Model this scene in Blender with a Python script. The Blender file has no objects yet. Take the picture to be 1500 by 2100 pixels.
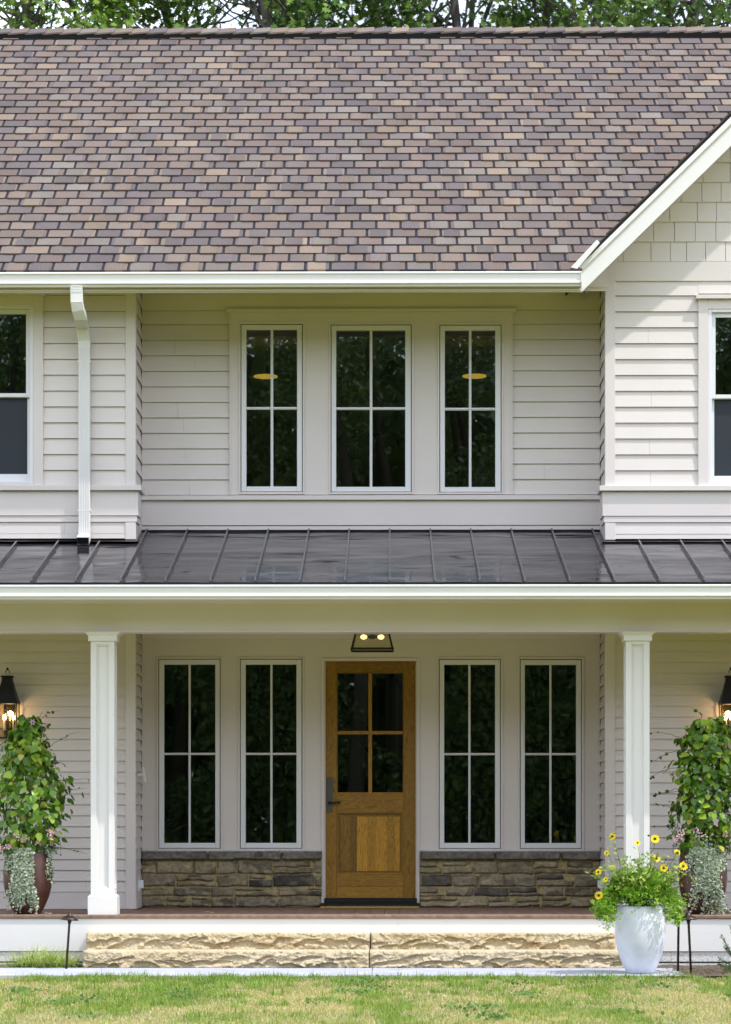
import bpy, math, random
import numpy as np
from mathutils import Vector, Matrix
S = bpy.context.scene
R = math.radians
# ---------------------------------------------------------------- camera, sky, sun
F, HOR, YAW, CZ, DIST = 5382.0, 1690.0, 0.00892, 1.272, 26.0
cam = bpy.data.objects.new('camera', bpy.data.cameras.new('camera'))
S.collection.objects.link(cam); S.camera = cam
cam.location = (0, -DIST, CZ); cam.rotation_euler = (R(90), 0, YAW)
cam.data.sensor_fit = 'HORIZONTAL'; cam.data.sensor_width = 36.0
cam.data.lens = F / 1500 * 36; cam.data.shift_y = (HOR - 1050) / 1500
cam.data.clip_end = 2000
cam.data.dof.use_dof = True; cam.data.dof.focus_distance = 25.0; cam.data.dof.aperture_fstop = 5.6
SUN = Vector((2.06, -1.0, 3.58)).normalized()          # towards the sun
w = bpy.data.worlds.new('World'); S.world = w; w.use_nodes = True
nt = w.node_tree; bg = nt.nodes['Background']
sky = nt.nodes.new('ShaderNodeTexSky'); sky.sky_type = 'NISHITA'; sky.sun_disc = False
sky.sun_elevation = math.asin(SUN.z); sky.sun_rotation = math.atan2(SUN.x, SUN.y)
sky.dust_density = 1.5; sky.air_density = 1.0; sky.ozone_density = 1.5
hz = nt.nodes.new('ShaderNodeMix'); hz.data_type = 'RGBA'; hz.inputs[0].default_value = 0.55
ns = nt.nodes.new('ShaderNodeTexNoise'); ns.inputs['Scale'].default_value = 2.5; ns.inputs['Detail'].default_value = 5
tc = nt.nodes.new('ShaderNodeTexCoord'); mr = nt.nodes.new('ShaderNodeMapRange')
nt.links.new(tc.outputs['Generated'], ns.inputs['Vector']); nt.links.new(ns.outputs['Fac'], mr.inputs[0])
mr.inputs[1].default_value = 0.38; mr.inputs[2].default_value = 0.55; mr.inputs[3].default_value = 0.45; mr.inputs[4].default_value = 0.95
nt.links.new(mr.outputs[0], hz.inputs[0]); nt.links.new(sky.outputs[0], hz.inputs[6])
hz.inputs[7].default_value = (13.6, 14.8, 17.4, 1)       # thin bright cloud over the blue
nt.links.new(hz.outputs[2], bg.inputs[0]); bg.inputs[1].default_value = 0.138
sl = bpy.data.lights.new('sun', 'SUN'); sl.energy = 3.5; sl.angle = R(0.53); sl.color = (1.0, 0.965, 0.925)
so = bpy.data.objects.new('sun', sl); S.collection.objects.link(so); so.rotation_euler = SUN.to_track_quat('Z', 'Y').to_euler()
S.view_settings.view_transform = 'Standard'; S.view_settings.look = 'None'
S.view_settings.exposure = 0.23; S.view_settings.gamma = 1.0; S.view_settings.use_curve_mapping = False
S.cycles.max_bounces = 10; S.cycles.diffuse_bounces = 5; S.cycles.transparent_max_bounces = 12
S.cycles.use_denoising = True; S.cycles.caustics_reflective = False; S.cycles.caustics_refractive = False

# ---------------------------------------------------------------- measuring: photo pixel at depth y -> metres
def PX(px, y):
    u = (px - 750) / F; c, s = math.cos(YAW), math.sin(YAW)
    return (y + DIST) / (c + u * s) * (u * c - s)
def PZ(py, y, px=798):
    u = (px - 750) / F; c, s = math.cos(YAW), math.sin(YAW)
    return CZ + (y + DIST) / (c + u * s) * (HOR - py) / F

# ---------------------------------------------------------------- materials
def nmat(name, col, rough=0.6, metal=0.0, spec=0.5):
    m = bpy.data.materials.new(name); m.use_nodes = True
    b = m.node_tree.nodes['Principled BSDF']
    b.inputs['Base Color'].default_value = (*col, 1); b.inputs['Roughness'].default_value = rough
    b.inputs['Metallic'].default_value = metal; b.inputs['Specular IOR Level'].default_value = spec
    return m, m.node_tree, b
def noise(nt, scale, detail=4, vec=None, coord='Object', sc=None):
    n = nt.nodes.new('ShaderNodeTexNoise'); n.inputs['Scale'].default_value = scale; n.inputs['Detail'].default_value = detail
    t = nt.nodes.new('ShaderNodeTexCoord'); src = t.outputs[coord]
    if sc:
        mp = nt.nodes.new('ShaderNodeMapping'); mp.inputs['Scale'].default_value = sc
        nt.links.new(src, mp.inputs[0]); src = mp.outputs[0]
    nt.links.new(src, n.inputs['Vector'])
    return n
def ramp(nt, src, stops):
    r = nt.nodes.new('ShaderNodeValToRGB'); e = r.color_ramp.elements
    while len(e) < len(stops): e.new(0.5)
    for i, (p, c) in enumerate(stops): e[i].position = p; e[i].color = (*c, 1)
    nt.links.new(src, r.inputs[0]); return r
def bump(nt, b, src, strength=0.3, dist=0.01):
    bp = nt.nodes.new('ShaderNodeBump'); bp.inputs['Strength'].default_value = strength; bp.inputs['Distance'].default_value = dist
    nt.links.new(src, bp.inputs['Height']); nt.links.new(bp.outputs[0], b.inputs['Normal']); return bp
def mixmul(nt, a, bcol, fac=1.0):
    m = nt.nodes.new('ShaderNodeMix'); m.data_type = 'RGBA'; m.blend_type = 'MULTIPLY'; m.inputs[0].default_value = fac
    nt.links.new(a, m.inputs[6]); nt.links.new(bcol, m.inputs[7]); return m.outputs[2]
def painted(name, col, rough=0.55, var=0.05, bstr=0.12, sc=(6, 6, 60)):
    m, nt, b = nmat(name, col, rough)
    n = noise(nt, 1.3, 5)
    r = ramp(nt, n.outputs['Fac'], [(0.3, tuple(c * (1 - var) for c in col)), (0.7, tuple(min(1, c * (1 + var)) for c in col))])
    nt.links.new(r.outputs[0], b.inputs['Base Color'])
    n2 = noise(nt, 3, 3, sc=sc); bump(nt, b, n2.outputs['Fac'], bstr, 0.004); return m
SIDE_C = (0.638, 0.585, 0.556)
M = {}
M['siding'] = painted('painted_siding', SIDE_C, 0.6)
M['trim'] = painted('painted_trim', (0.645, 0.588, 0.566), 0.5, 0.03, 0.05)
M['white'] = painted('white_paint', (0.72, 0.70, 0.675), 0.45, 0.02, 0.05)
M['alum'] = painted('white_aluminium', (0.70, 0.69, 0.68), 0.35, 0.03, 0.06, sc=(60, 60, 2))
M['sash'] = painted('window_sash_paint', (0.70, 0.70, 0.72), 0.4, 0.02, 0.03)
M['gasket'] = nmat('black_gasket', (0.015, 0.015, 0.015), 0.6)[0]
M['black'] = nmat('black_iron', (0.012, 0.012, 0.013), 0.45, 0.4)[0]
M['bronze'] = nmat('dark_bronze', (0.05, 0.037, 0.032), 0.4, 0.7)[0]
M['plate'] = painted('aged_bronze_plate', (0.06, 0.062, 0.055), 0.45, 0.3, 0.3)
M['dark'] = nmat('dark_gap', (0.008, 0.008, 0.008), 0.9, 0, 0.1)[0]
M['seam'] = nmat('seam_metal', (0.06, 0.055, 0.06), 0.25, 0.3, 0.5)[0]
M['plastic'] = nmat('white_plastic', (0.75, 0.77, 0.8), 0.35)[0]
# metal roof
m, nt, b = nmat('standing_seam_metal', (0.02, 0.019, 0.022), 0.28, 0.0, 0.20)
n = noise(nt, 1.1, 1, sc=(1, 2.2, 2.2)); n2 = noise(nt, 3, 5, sc=(.7, 3, 3))
r = ramp(nt, n2.outputs['Fac'], [(0.35, (0.012, 0.012, 0.016)), (0.7, (0.028, 0.026, 0.03))]); nt.links.new(r.outputs[0], b.inputs['Base Color'])
r2 = ramp(nt, n2.outputs['Fac'], [(0.38, (0.03,) * 3), (0.66, (0.26,) * 3)]); nt.links.new(r2.outputs[0], b.inputs['Roughness'])
bump(nt, b, n.outputs['Fac'], 0.6, 0.03); M['metalroof'] = m
# asphalt shingle: colour attribute x grit
def attr_mat(name, rough, grit_scale=0, grit_amt=0.4, bstr=0.5, bdist=0.003, spec=0.3, trans=0.0, sat=None):
    m, nt, b = nmat(name, (0.5, 0.5, 0.5), rough, 0, spec)
    a = nt.nodes.new('ShaderNodeAttribute'); a.attribute_name = 'Col'; src = a.outputs['Color']
    if grit_scale:
        n = noise(nt, grit_scale, 2); r = ramp(nt, n.outputs['Fac'], [(0.3, (1 - grit_amt,) * 3), (0.7, (1 + 0 * grit_amt,) * 3)])
        src = mixmul(nt, src, r.outputs[0]); bump(nt, b, n.outputs['Fac'], bstr, bdist)
    nt.links.new(src, b.inputs['Base Color'])
    if trans:
        t = nt.nodes.new('ShaderNodeBsdfTranslucent'); nt.links.new(src, t.inputs[0])
        mx = nt.nodes.new('ShaderNodeMixShader'); mx.inputs[0].default_value = trans
        out = nt.nodes['Material Output']; nt.links.new(b.outputs[0], mx.inputs[1]); nt.links.new(t.outputs[0], mx.inputs[2]); nt.links.new(mx.outputs[0], out.inputs[0])
    return m
M['shingle'] = attr_mat('asphalt_shingle', 0.9, 120, 0.42, 0.6, 0.004, 0.2)
M['stone'] = attr_mat('ledgestone', 0.85, 28, 0.4, 0.8, 0.012, 0.25)
M['sandstone'] = attr_mat('sandstone', 0.9, 45, 0.22, 0.6, 0.008, 0.2)
M['leaf'] = attr_mat('leaf', 0.5, 0, trans=0.35, spec=0.35)
M['leafgloss'] = attr_mat('glossy_leaf', 0.36, 0, trans=0.3, spec=0.5)
M['petal'] = attr_mat('petal', 0.6, 0, trans=0.3, spec=0.2)
M['blade'] = attr_mat('grass_blade', 0.6, 0, trans=0.35, spec=0.25)
M['stem'] = nmat('green_stem', (0.09, 0.11, 0.03), 0.6)[0]
m, nt, b = nmat('bark', (0.1, 0.085, 0.07), 0.9); n = noise(nt, 6, 6, sc=(3, 3, 0.7))
r = ramp(nt, n.outputs['Fac'], [(0.35, (0.045, 0.038, 0.034)), (0.65, (0.17, 0.15, 0.135))]); nt.links.new(r.outputs[0], b.inputs['Base Color']); bump(nt, b, n.outputs['Fac'], 0.8, 0.02); M['bark'] = m
# oak
def oak(name, sc, tint):
    m, nt, b = nmat(name, tint, 0.42, 0, 0.4)
    t = nt.nodes.new('ShaderNodeTexCoord'); mp = nt.nodes.new('ShaderNodeMapping'); mp.inputs['Scale'].default_value = sc
    nt.links.new(t.outputs['Object'], mp.inputs[0])
    n0 = nt.nodes.new('ShaderNodeTexNoise'); n0.inputs['Scale'].default_value = 2.2; n0.inputs['Detail'].default_value = 3; n0.inputs['Distortion'].default_value = 1.2
    nt.links.new(mp.outputs[0], n0.inputs['Vector'])
    wv = nt.nodes.new('ShaderNodeMath'); wv.operation = 'MULTIPLY'; wv.inputs[1].default_value = 22; nt.links.new(n0.outputs['Fac'], wv.inputs[0])
    fr = nt.nodes.new('ShaderNodeMath'); fr.operation = 'PINGPONG'; fr.inputs[1].default_value = 1; nt.links.new(wv.outputs[0], fr.inputs[0])
    r = ramp(nt, fr.outputs[0], [(0.0, tuple(c * 0.5 for c in tint)), (0.35, tint), (1.0, tuple(min(1, c * 1.25) for c in tint))])
    n3 = noise(nt, 60, 3, sc=sc); r3 = ramp(nt, n3.outputs['Fac'], [(0.35, (0.72,) * 3), (0.6, (1,) * 3)])
    a = nt.nodes.new('ShaderNodeAttribute'); a.attribute_name = 'Col'
    src = mixmul(nt, mixmul(nt, r.outputs[0], r3.outputs[0]), a.outputs['Color'])
    nt.links.new(src, b.inputs['Base Color']); bump(nt, b, n3.outputs['Fac'], 0.15, 0.002); return m
M['oak_v'] = oak('oak_vertical_grain', (9, 9, 0.8), (0.315, 0.158, 0.018))
M['oak_h'] = oak('oak_horizontal_grain', (0.8, 9, 9), (0.315, 0.158, 0.018))
# glass: thin pane, reflection over see-through
m = bpy.data.materials.new('window_glass'); m.use_nodes = True; nt = m.node_tree; nt.nodes.remove(nt.nodes['Principled BSDF'])
g = nt.nodes.new('ShaderNodeBsdfGlossy'); g.inputs['Roughness'].default_value = 0.0; g.inputs['Color'].default_value = (0.95, 1, 0.97, 1)
t = nt.nodes.new('ShaderNodeBsdfTransparent'); t.inputs[0].default_value = (0.62, 0.68, 0.64, 1)
lw = nt.nodes.new('ShaderNodeFresnel'); lw.inputs[0].default_value = 1.85
n = noise(nt, 1.1, 2); bp = nt.nodes.new('ShaderNodeBump'); bp.inputs['Strength'].default_value = 0.12; bp.inputs['Distance'].default_value = 0.004
nt.links.new(n.outputs['Fac'], bp.inputs['Height']); nt.links.new(bp.outputs[0], g.inputs['Normal'])
mx = nt.nodes.new('ShaderNodeMixShader'); nt.links.new(lw.outputs[0], mx.inputs[0]); nt.links.new(t.outputs[0], mx.inputs[1]); nt.links.new(g.outputs[0], mx.inputs[2])
nt.links.new(mx.outputs[0], nt.nodes['Material Output'].inputs[0]); M['glass'] = m
m = bpy.data.materials.new('lantern_glass'); m.use_nodes = True; nt = m.node_tree; nt.nodes.remove(nt.nodes['Principled BSDF'])
g = nt.nodes.new('ShaderNodeBsdfGlossy'); g.inputs['Roughness'].default_value = 0.08
t = nt.nodes.new('ShaderNodeBsdfTransparent'); t.inputs[0].default_value = (0.9, 0.88, 0.82, 1)
mx = nt.nodes.new('ShaderNodeMixShader'); mx.inputs[0].default_value = 0.08; nt.links.new(t.outputs[0], mx.inputs[1]); nt.links.new(g.outputs[0], mx.inputs[2])
nt.links.new(mx.outputs[0], nt.nodes['Material Output'].inputs[0]); M['lglass'] = m
m, nt, b = nmat('insect_screen', (0.02, 0.024, 0.035), 0.6); n = noise(nt, 700, 1); r = ramp(nt, n.outputs['Fac'], [(0.35, (0.004, 0.007, 0.012)), (0.65, (0.014, 0.022, 0.034))]); nt.links.new(r.outputs[0], b.inputs['Base Color']); M['screen'] = m
def emit(name, col, s):
    m, nt, b = nmat(name, col, 0.5); b.inputs['Emission Color'].default_value = (*col, 1); b.inputs['Emission Strength'].default_value = s; return m
M['flame'] = emit('lit_bulb', (1.0, 0.72, 0.35), 22)
M['pendant'] = emit('lit_shade', (1.0, 0.55, 0.08), 0.9)
M['candle'] = nmat('candle_sleeve', (0.8, 0.74, 0.6), 0.5)[0]
M['room'] = nmat('room_paint', (0.52, 0.52, 0.50), 0.8)[0]
M['roomdark'] = nmat('dark_timber', (0.035, 0.022, 0.015), 0.5)[0]
M['lampshade'] = nmat('linen_shade', (0.25, 0.23, 0.2), 0.8)[0]
m, nt, b = nmat('composite_deck', (0.2, 0.12, 0.09), 0.6); n = noise(nt, 3, 5, sc=(6, 1, 6)); r = ramp(nt, n.outputs['Fac'], [(0.3, (0.16, 0.095, 0.065)), (0.7, (0.25, 0.16, 0.115))]); nt.links.new(r.outputs[0], b.inputs['Base Color']); M['deck'] = m
m, nt, b = nmat('coir', (0.45, 0.28, 0.05), 0.95); n = noise(nt, 150, 2); r = ramp(nt, n.outputs['Fac'], [(0.3, (0.22, 0.13, 0.03)), (0.7, (0.62, 0.42, 0.1))]); nt.links.new(r.outputs[0], b.inputs['Base Color']); bump(nt, b, n.outputs['Fac'], 1, 0.01); M['coir'] = m
m, nt, b = nmat('bluestone', (0.42, 0.44, 0.48), 0.75); n = noise(nt, 4, 8); r = ramp(nt, n.outputs['Fac'], [(0.3, (0.33, 0.34, 0.39)), (0.7, (0.45, 0.46, 0.52))]); nt.links.new(r.outputs[0], b.inputs['Base Color']); bump(nt, b, n.outputs['Fac'], 0.4, 0.01); M['bluestone'] = m
m, nt, b = nmat('concrete', (0.55, 0.54, 0.51), 0.9); n = noise(nt, 60, 5); r = ramp(nt, n.outputs['Fac'], [(0.3, (0.33, 0.32, 0.30)), (0.5, (0.62, 0.61, 0.58))]); nt.links.new(r.outputs[0], b.inputs['Base Color']); bump(nt, b, n.outputs['Fac'], 0.6, 0.006); M['concrete'] = m
m, nt, b = nmat('soil', (0.06, 0.045, 0.03), 0.95); n = noise(nt, 18, 8); r = ramp(nt, n.outputs['Fac'], [(0.3, (0.03, 0.022, 0.015)), (0.7, (0.16, 0.12, 0.08))]); nt.links.new(r.outputs[0], b.inputs['Base Color']); bump(nt, b, n.outputs['Fac'], 1, 0.03); M['soil'] = m
m, nt, b = nmat('lawn_ground', (0.16, 0.17, 0.05), 0.95)
n = noise(nt, 0.9, 5); n2 = noise(nt, 30, 6)
r = ramp(nt, n.outputs['Fac'], [(0.4, (0.15, 0.19, 0.012)), (0.6, (0.31, 0.28, 0.03))]); r2 = ramp(nt, n2.outputs['Fac'], [(0.3, (0.5,) * 3), (0.7, (1.0,) * 3)])
nt.links.new(mixmul(nt, r.outputs[0], r2.outputs[0]), b.inputs['Base Color']); M['lawn'] = m
m, nt, b = nmat('white_glazed', (0.80, 0.83, 0.90), 0.3, 0, 0.5); n = noise(nt, 14, 4); r = ramp(nt, n.outputs['Fac'], [(0.3, (0.62, 0.64, 0.73)), (0.7, (0.70, 0.72, 0.79))]); nt.links.new(r.outputs[0], b.inputs['Base Color']); bump(nt, b, n.outputs['Fac'], 0.12, 0.01); M['whitepot'] = m
m, nt, b = nmat('rust_brown_glaze', (0.1, 0.035, 0.022), 0.3, 0, 0.5); n = noise(nt, 7, 6); r = ramp(nt, n.outputs['Fac'], [(0.3, (0.04, 0.016, 0.012)), (0.7, (0.095, 0.036, 0.024))]); nt.links.new(r.outputs[0], b.inputs['Base Color']); bump(nt, b, n.outputs['Fac'], 0.15, 0.01); M['brownpot'] = m

# ---------------------------------------------------------------- mesh helpers
class MB:
    def __init__(s): s.v = []; s.f = []; s.c = []
    def add(s, vs, fs, col=None):
        o = len(s.v); s.v += [tuple(p) for p in vs]; s.f += [tuple(i + o for i in f) for f in fs]
        if col is not None: s.c += [col] * len(vs)
        return s
    def box(s, x0, x1, y0, y1, z0, z1, col=None):
        if x0 > x1: x0, x1 = x1, x0
        if y0 > y1: y0, y1 = y1, y0
        if z0 > z1: z0, z1 = z1, z0
        return s.add([(x0, y0, z0), (x1, y0, z0), (x1, y1, z0), (x0, y1, z0), (x0, y0, z1), (x1, y0, z1), (x1, y1, z1), (x0, y1, z1)],
                     [(0, 3, 2, 1), (4, 5, 6, 7), (0, 1, 5, 4), (1, 2, 6, 5), (2, 3, 7, 6), (3, 0, 4, 7)], col)
    def prism(s, prof, a0, a1, fn, col=None):          # closed profile (p,q) swept from a0 to a1; fn(a,p,q)->xyz
        n = len(prof)
        vs = [fn(a0, p, q) for p, q in prof] + [fn(a1, p, q) for p, q in prof]
        fs = [(i, (i + 1) % n, n + (i + 1) % n, n + i) for i in range(n)] + [tuple(range(n))[::-1], tuple(range(n, 2 * n))]
        return s.add(vs, fs, col)
    def xprism(s, prof, x0, x1, col=None): return s.prism(prof, x0, x1, lambda a, p, q: (a, p, q), col)
    def tube(s, pts, rad, n=8, col=None, cap=True):
        pts = [Vector(p) for p in pts]; k = len(pts)
        rad = rad if hasattr(rad, '__len__') else [rad] * k
        vs = []; up = None
        for i, p in enumerate(pts):
            d = (pts[min(i + 1, k - 1)] - pts[max(i - 1, 0)]).normalized()
            if up is None: up = d.orthogonal().normalized()
            a = (up - d * up.dot(d)).normalized(); b = d.cross(a); up = a
            for j in range(n):
                t = 2 * math.pi * j / n; vs.append(p + (a * math.cos(t) + b * math.sin(t)) * rad[i])
        fs = [(i * n + j, i * n + (j + 1) % n, (i + 1) * n + (j + 1) % n, (i + 1) * n + j) for i in range(k - 1) for j in range(n)]
        if cap: fs += [tuple(range(n))[::-1], tuple(range((k - 1) * n, k * n))]
        return s.add(vs, fs, col)
    def lathe(s, prof, c=(0, 0, 0), n=40, col=None):
        vs = [(c[0] + r * math.cos(2 * math.pi * j / n), c[1] + r * math.sin(2 * math.pi * j / n), c[2] + z) for r, z in prof for j in range(n)]
        k = len(prof)
        fs = [(i * n + j, i * n + (j + 1) % n, (i + 1) * n + (j + 1) % n, (i + 1) * n + j) for i in range(k - 1) for j in range(n)]
        fs += [tuple(range(n))[::-1], tuple(range((k - 1) * n, k * n))]
        return s.add(vs, fs, col)
    def sqlathe(s, prof, c=(0, 0, 0), col=None):       # square section swept up (half-width, z)
        vs = []
        for r, z in prof: vs += [(c[0] - r, c[1] - r, c[2] + z), (c[0] + r, c[1] - r, c[2] + z), (c[0] + r, c[1] + r, c[2] + z), (c[0] - r, c[1] + r, c[2] + z)]
        k = len(prof)
        fs = [(i * 4 + j, i * 4 + (j + 1) % 4, (i + 1) * 4 + (j + 1) % 4, (i + 1) * 4 + j) for i in range(k - 1) for j in range(4)]
        fs += [(3, 2, 1, 0), tuple(range((k - 1) * 4, k * 4))]
        return s.add(vs, fs, col)
    def ring(s, o, i, y0, y1):                          # rectangular ring in the XZ plane, o/i = (x0,x1,z0,z1), mitred as four boxes
        s.box(o[0], i[0], y0, y1, o[2], o[3]); s.box(i[1], o[1], y0, y1, o[2], o[3])
        s.box(i[0], i[1], y0, y1, i[3], o[3]); s.box(i[0], i[1], y0, y1, o[2], i[2]); return s
    def build(s, name, mat, parent=None, bevel=0, smooth=False, off=(0, 0, 0)):
        me = bpy.data.meshes.new(name); o = Vector(off)
        me.from_pydata([tuple(Vector(p) - o) for p in s.v] if off != (0, 0, 0) else s.v, [], s.f); me.update()
        if len(s.c) == len(s.v) and s.c:
            a = me.color_attributes.new('Col', 'FLOAT_COLOR', 'POINT')
            a.data.foreach_set('color', np.array([(*c, 1) for c in s.c], dtype=np.float32).ravel())
        return link(name, me, mat, parent, bevel, smooth, off)
def link(name, me, mat, parent=None, bevel=0, smooth=False, off=(0, 0, 0)):
    me.materials.append(M[mat] if isinstance(mat, str) else mat)
    if smooth: me.polygons.foreach_set('use_smooth', [True] * len(me.polygons))
    ob = bpy.data.objects.new(name, me); S.collection.objects.link(ob)
    ob.location = off
    if parent: ob.parent = parent; ob.location = Vector(off) - world_of(parent)
    if bevel:
        b = ob.modifiers.new('bevel', 'BEVEL'); b.width = bevel; b.segments = 1; b.limit_method = 'ANGLE'; b.angle_limit = R(40)
    return ob
def world_of(o):
    v = Vector(o.location)
    while o.parent: o = o.parent; v += Vector(o.location)
    return v
def npmesh(name, verts, faces, cols, mat, parent=None, smooth=False):   # verts Nx3; faces MxK ints (same K)
    me = bpy.data.meshes.new(name); nv = len(verts); nf, k = faces.shape
    me.vertices.add(nv); me.vertices.foreach_set('co', np.asarray(verts, dtype=np.float32).ravel())
    me.loops.add(nf * k); me.loops.foreach_set('vertex_index', faces.astype(np.int32).ravel())
    me.polygons.add(nf); me.polygons.foreach_set('loop_start', np.arange(0, nf * k, k, dtype=np.int32))
    me.update(calc_edges=True); me.validate()
    if cols is not None:
        a = me.color_attributes.new('Col', 'FLOAT_COLOR', 'POINT')
        c = np.ones((nv, 4), dtype=np.float32); c[:, :3] = cols; a.data.foreach_set('color', c.ravel())
    return link(name, me, mat, parent, 0, smooth)
def thing(name, label, cat, loc=(0, 0, 0), group=None):
    o = bpy.data.objects.new(name, None); S.collection.objects.link(o); o.location = loc; o.empty_display_size = 0.2
    return tag(o, label, cat, group)
def tag(o, label=None, cat=None, group=None, kind=None):
    if label: o['label'] = label
    if cat: o['category'] = cat
    if group: o['group'] = group
    if kind: o['kind'] = kind
    return o
def hsh(a): 
    a = np.sin(a * 127.1 + 311.7) * 43758.5453; return a - np.floor(a)
def vnoise(x, y, seed=0):
    xi, yi = np.floor(x), np.floor(y); fx, fy = x - xi, y - yi; fx = fx * fx * (3 - 2 * fx); fy = fy * fy * (3 - 2 * fy)
    h = lambda i, j: hsh(i * 1.37 + j * 57.31 + seed * 17.7)
    return (h(xi, yi) * (1 - fx) + h(xi + 1, yi) * fx) * (1 - fy) + (h(xi, yi + 1) * (1 - fx) + h(xi + 1, yi + 1) * fx) * fy
def fbm(x, y, seed=0, o=4):
    s = 0; a = 0.5
    for i in range(o): s = s + a * vnoise(x * 2 ** i, y * 2 ** i, seed + i * 9); a *= 0.5
    return s / (1 - 0.5 ** o)
rng = np.random.default_rng(7); random.seed(7)

# ---------------------------------------------------------------- depths (metres; wall of the recess is y=0, viewer at -y)
YW, YE, YP, YC = -0.62, -1.12, -2.60, -2.17     # wing wall, upper eave, porch eave, column faces
DK = PZ(1877, YC - .03)                            # deck height
XL, XR = -6.2, 7.4
XLc, XRc = PX(278.7, YW), PX(1241.3, YW)         # inner corners of the two wings
house = thing('house', 'greige lap sided house with brown shingle roof, oak front door and full width porch', 'house', (0, 0, 0))
# ================================================================ HOUSE
def part(mb, name, mat, parent=None, bevel=0, smooth=False, label=None):
    o = mb.build(name, mat, parent or house, bevel, smooth)
    if label: o['label'] = label
    return o
def pbox(name, mat, px0, px1, pt, pb, yf, yb, parent=None, bevel=0.002):   # front face given by photo pixels at its own depth yf
    mb = MB().box(PX(px0, yf), PX(px1, yf), yf, yb, PZ(pb, yf, (px0 + px1) / 2), PZ(pt, yf, (px0 + px1) / 2)); return part(mb, name, mat, parent, bevel)
def lap(mb, u0, u1, zb, zt, rev, fn, phase=0.0):
    z = zb - phase
    while z < zt - 0.004:
        z1 = min(z + rev, zt); z0 = max(z, zb)
        if z1 - z0 > 0.003:
            j = random.uniform(-0.0008, 0.0008)
            t1 = 0.003 + 0.017 * (1 - (z1 - z) / rev)
            cut = [u0, u1]
            if u1 - u0 > .8 and random.random() < .16: cut = [u0, random.uniform(u0 + .3, u1 - .3), u1]
            for ua, ub in zip(cut[:-1], cut[1:]):
              if ub < u1: ub -= .0015
              mb.prism([(0.020 + j - 0.017 * (z0 - z) / rev, z0), (t1, z1), (-0.02, z1), (-0.02, z0 + .009), (0.0, z0 + .009), (0.013, z0 + .003)], ua, ub, lambda a, p, q: fn(a, p, q))
        z += rev
    return mb
def front(y): return lambda a, n, z: (a, y - n, z)
def wall_holes(mb, x0, x1, z0, z1, y0, y1, holes):
    xs = sorted({x0, x1, *[h[0] for h in holes], *[h[1] for h in holes]}); zs = sorted({z0, z1, *[h[2] for h in holes], *[h[3] for h in holes]})
    for i in range(len(xs) - 1):
        run = None
        for j in range(len(zs) - 1):
            cx, cz = (xs[i] + xs[i + 1]) / 2, (zs[j] + zs[j + 1]) / 2
            solid = not any(h[0] < cx < h[1] and h[2] < cz < h[3] for h in holes)
            if solid: run = [zs[j], zs[j + 1]] if run is None else [run[0], zs[j + 1]]
            if (not solid or j == len(zs) - 2) and run: mb.box(xs[i], xs[i + 1], y0, y1, run[0], run[1]); run = None
    return mb
def room(x0, x1, y0, y1, z0, z1, mat='room'):
    mb = MB().add([(x0, y0, z0), (x1, y0, z0), (x1, y1, z0), (x0, y1, z0), (x0, y0, z1), (x1, y0, z1), (x1, y1, z1), (x0, y1, z1)],
                  [(0, 1, 2, 3), (7, 6, 5, 4), (6, 7, 3, 2), (5, 6, 2, 1), (4, 0, 3, 7)])
    return part(mb, 'interior_wall', mat)
REV, REVL = 0.1535, 0.1057

# ---- roofs
TH = math.atan(0.705); SX, SZ = math.cos(TH), math.sin(TH)
RY0 = YE - .06; RZ0 = PZ(556, RY0)
def roofpt(x, d, n): return (x, RY0 + d * SX - n * SZ, RZ0 + d * SZ + n * SX)
ridge_d = 0
while True:
    p = roofpt(0, ridge_d, 0)
    if p[2] >= PZ(69, p[1], 750): break
    ridge_d += 0.01
NROW = 34; EXPO = ridge_d / NROW
# gable over the right wing
gx0, gz0 = PX(1183, YE), PZ(553, YE, 1183); gx1, gz1 = PX(1500, YE), PZ(240, YE, 1500)
GM = (gz1 - gz0) / (gx1 - gx0)
def gz(x): return gz0 + GM * (x - gx0)
GR = 4.55; GRZ = gz(GR)
# main roof deck
mb = MB()
a, b_, c_, d_ = roofpt(0, -0.03, -0.012), roofpt(0, ridge_d, -0.012), None, None
ry, rz = b_[1], b_[2]
mb.add([(XL - .2, a[1], a[2]), (XR + .2, a[1], a[2]), (XR + .2, ry, rz), (XL - .2, ry, rz), (XR + .2, ry + 5.4, rz - 3.76), (XL - .2, ry + 5.4, rz - 3.76)], [(0, 1, 2, 3), (3, 2, 4, 5)])
# cut the roof deck away under the gable's overhang
mb.v = [(XL - .2, a[1], a[2]), (gx0 + .02, a[1], a[2]), (gx0 + .02, YW + .02, a[2] + (YW + .02 - a[1]) * .705), (XR + .2, YW + .02, a[2] + (YW + .02 - a[1]) * .705), (XR + .2, ry, rz), (XL - .2, ry, rz), (XR + .2, ry + 5.4, rz - 3.76), (XL - .2, ry + 5.4, rz - 3.76)]
mb.f = [(0, 1, 2, 3, 4, 5), (5, 4, 6, 7)]
mb.c = [(0.05, 0.045, 0.05)] * 8
roof = part(mb, 'roof', 'shingle')
PAL = [((.235, .172, .135), 5), ((.130, .107, .112), 3.2), ((.325, .240, .162), 1.6), ((.240, .208, .176), 2.2), ((.200, .138, .112), 2.4), ((.180, .146, .138), 2.6)]
pc = [p for p, _ in PAL]; pw = np.array([q for _, q in PAL]); pw = pw / pw.sum()
def pick():
    c = pc[rng.choice(len(pc), p=pw)]; k = rng.uniform(0.70, 0.95); return tuple((x * .6 + m_ * .4) * k for x, m_ in zip(c, (.195, .158, .142)))
TAB = 0.2397; sc_ = lambda c, k: tuple(v * k for v in c); mb = MB(); DARK = (.022, .022, .028)
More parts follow.
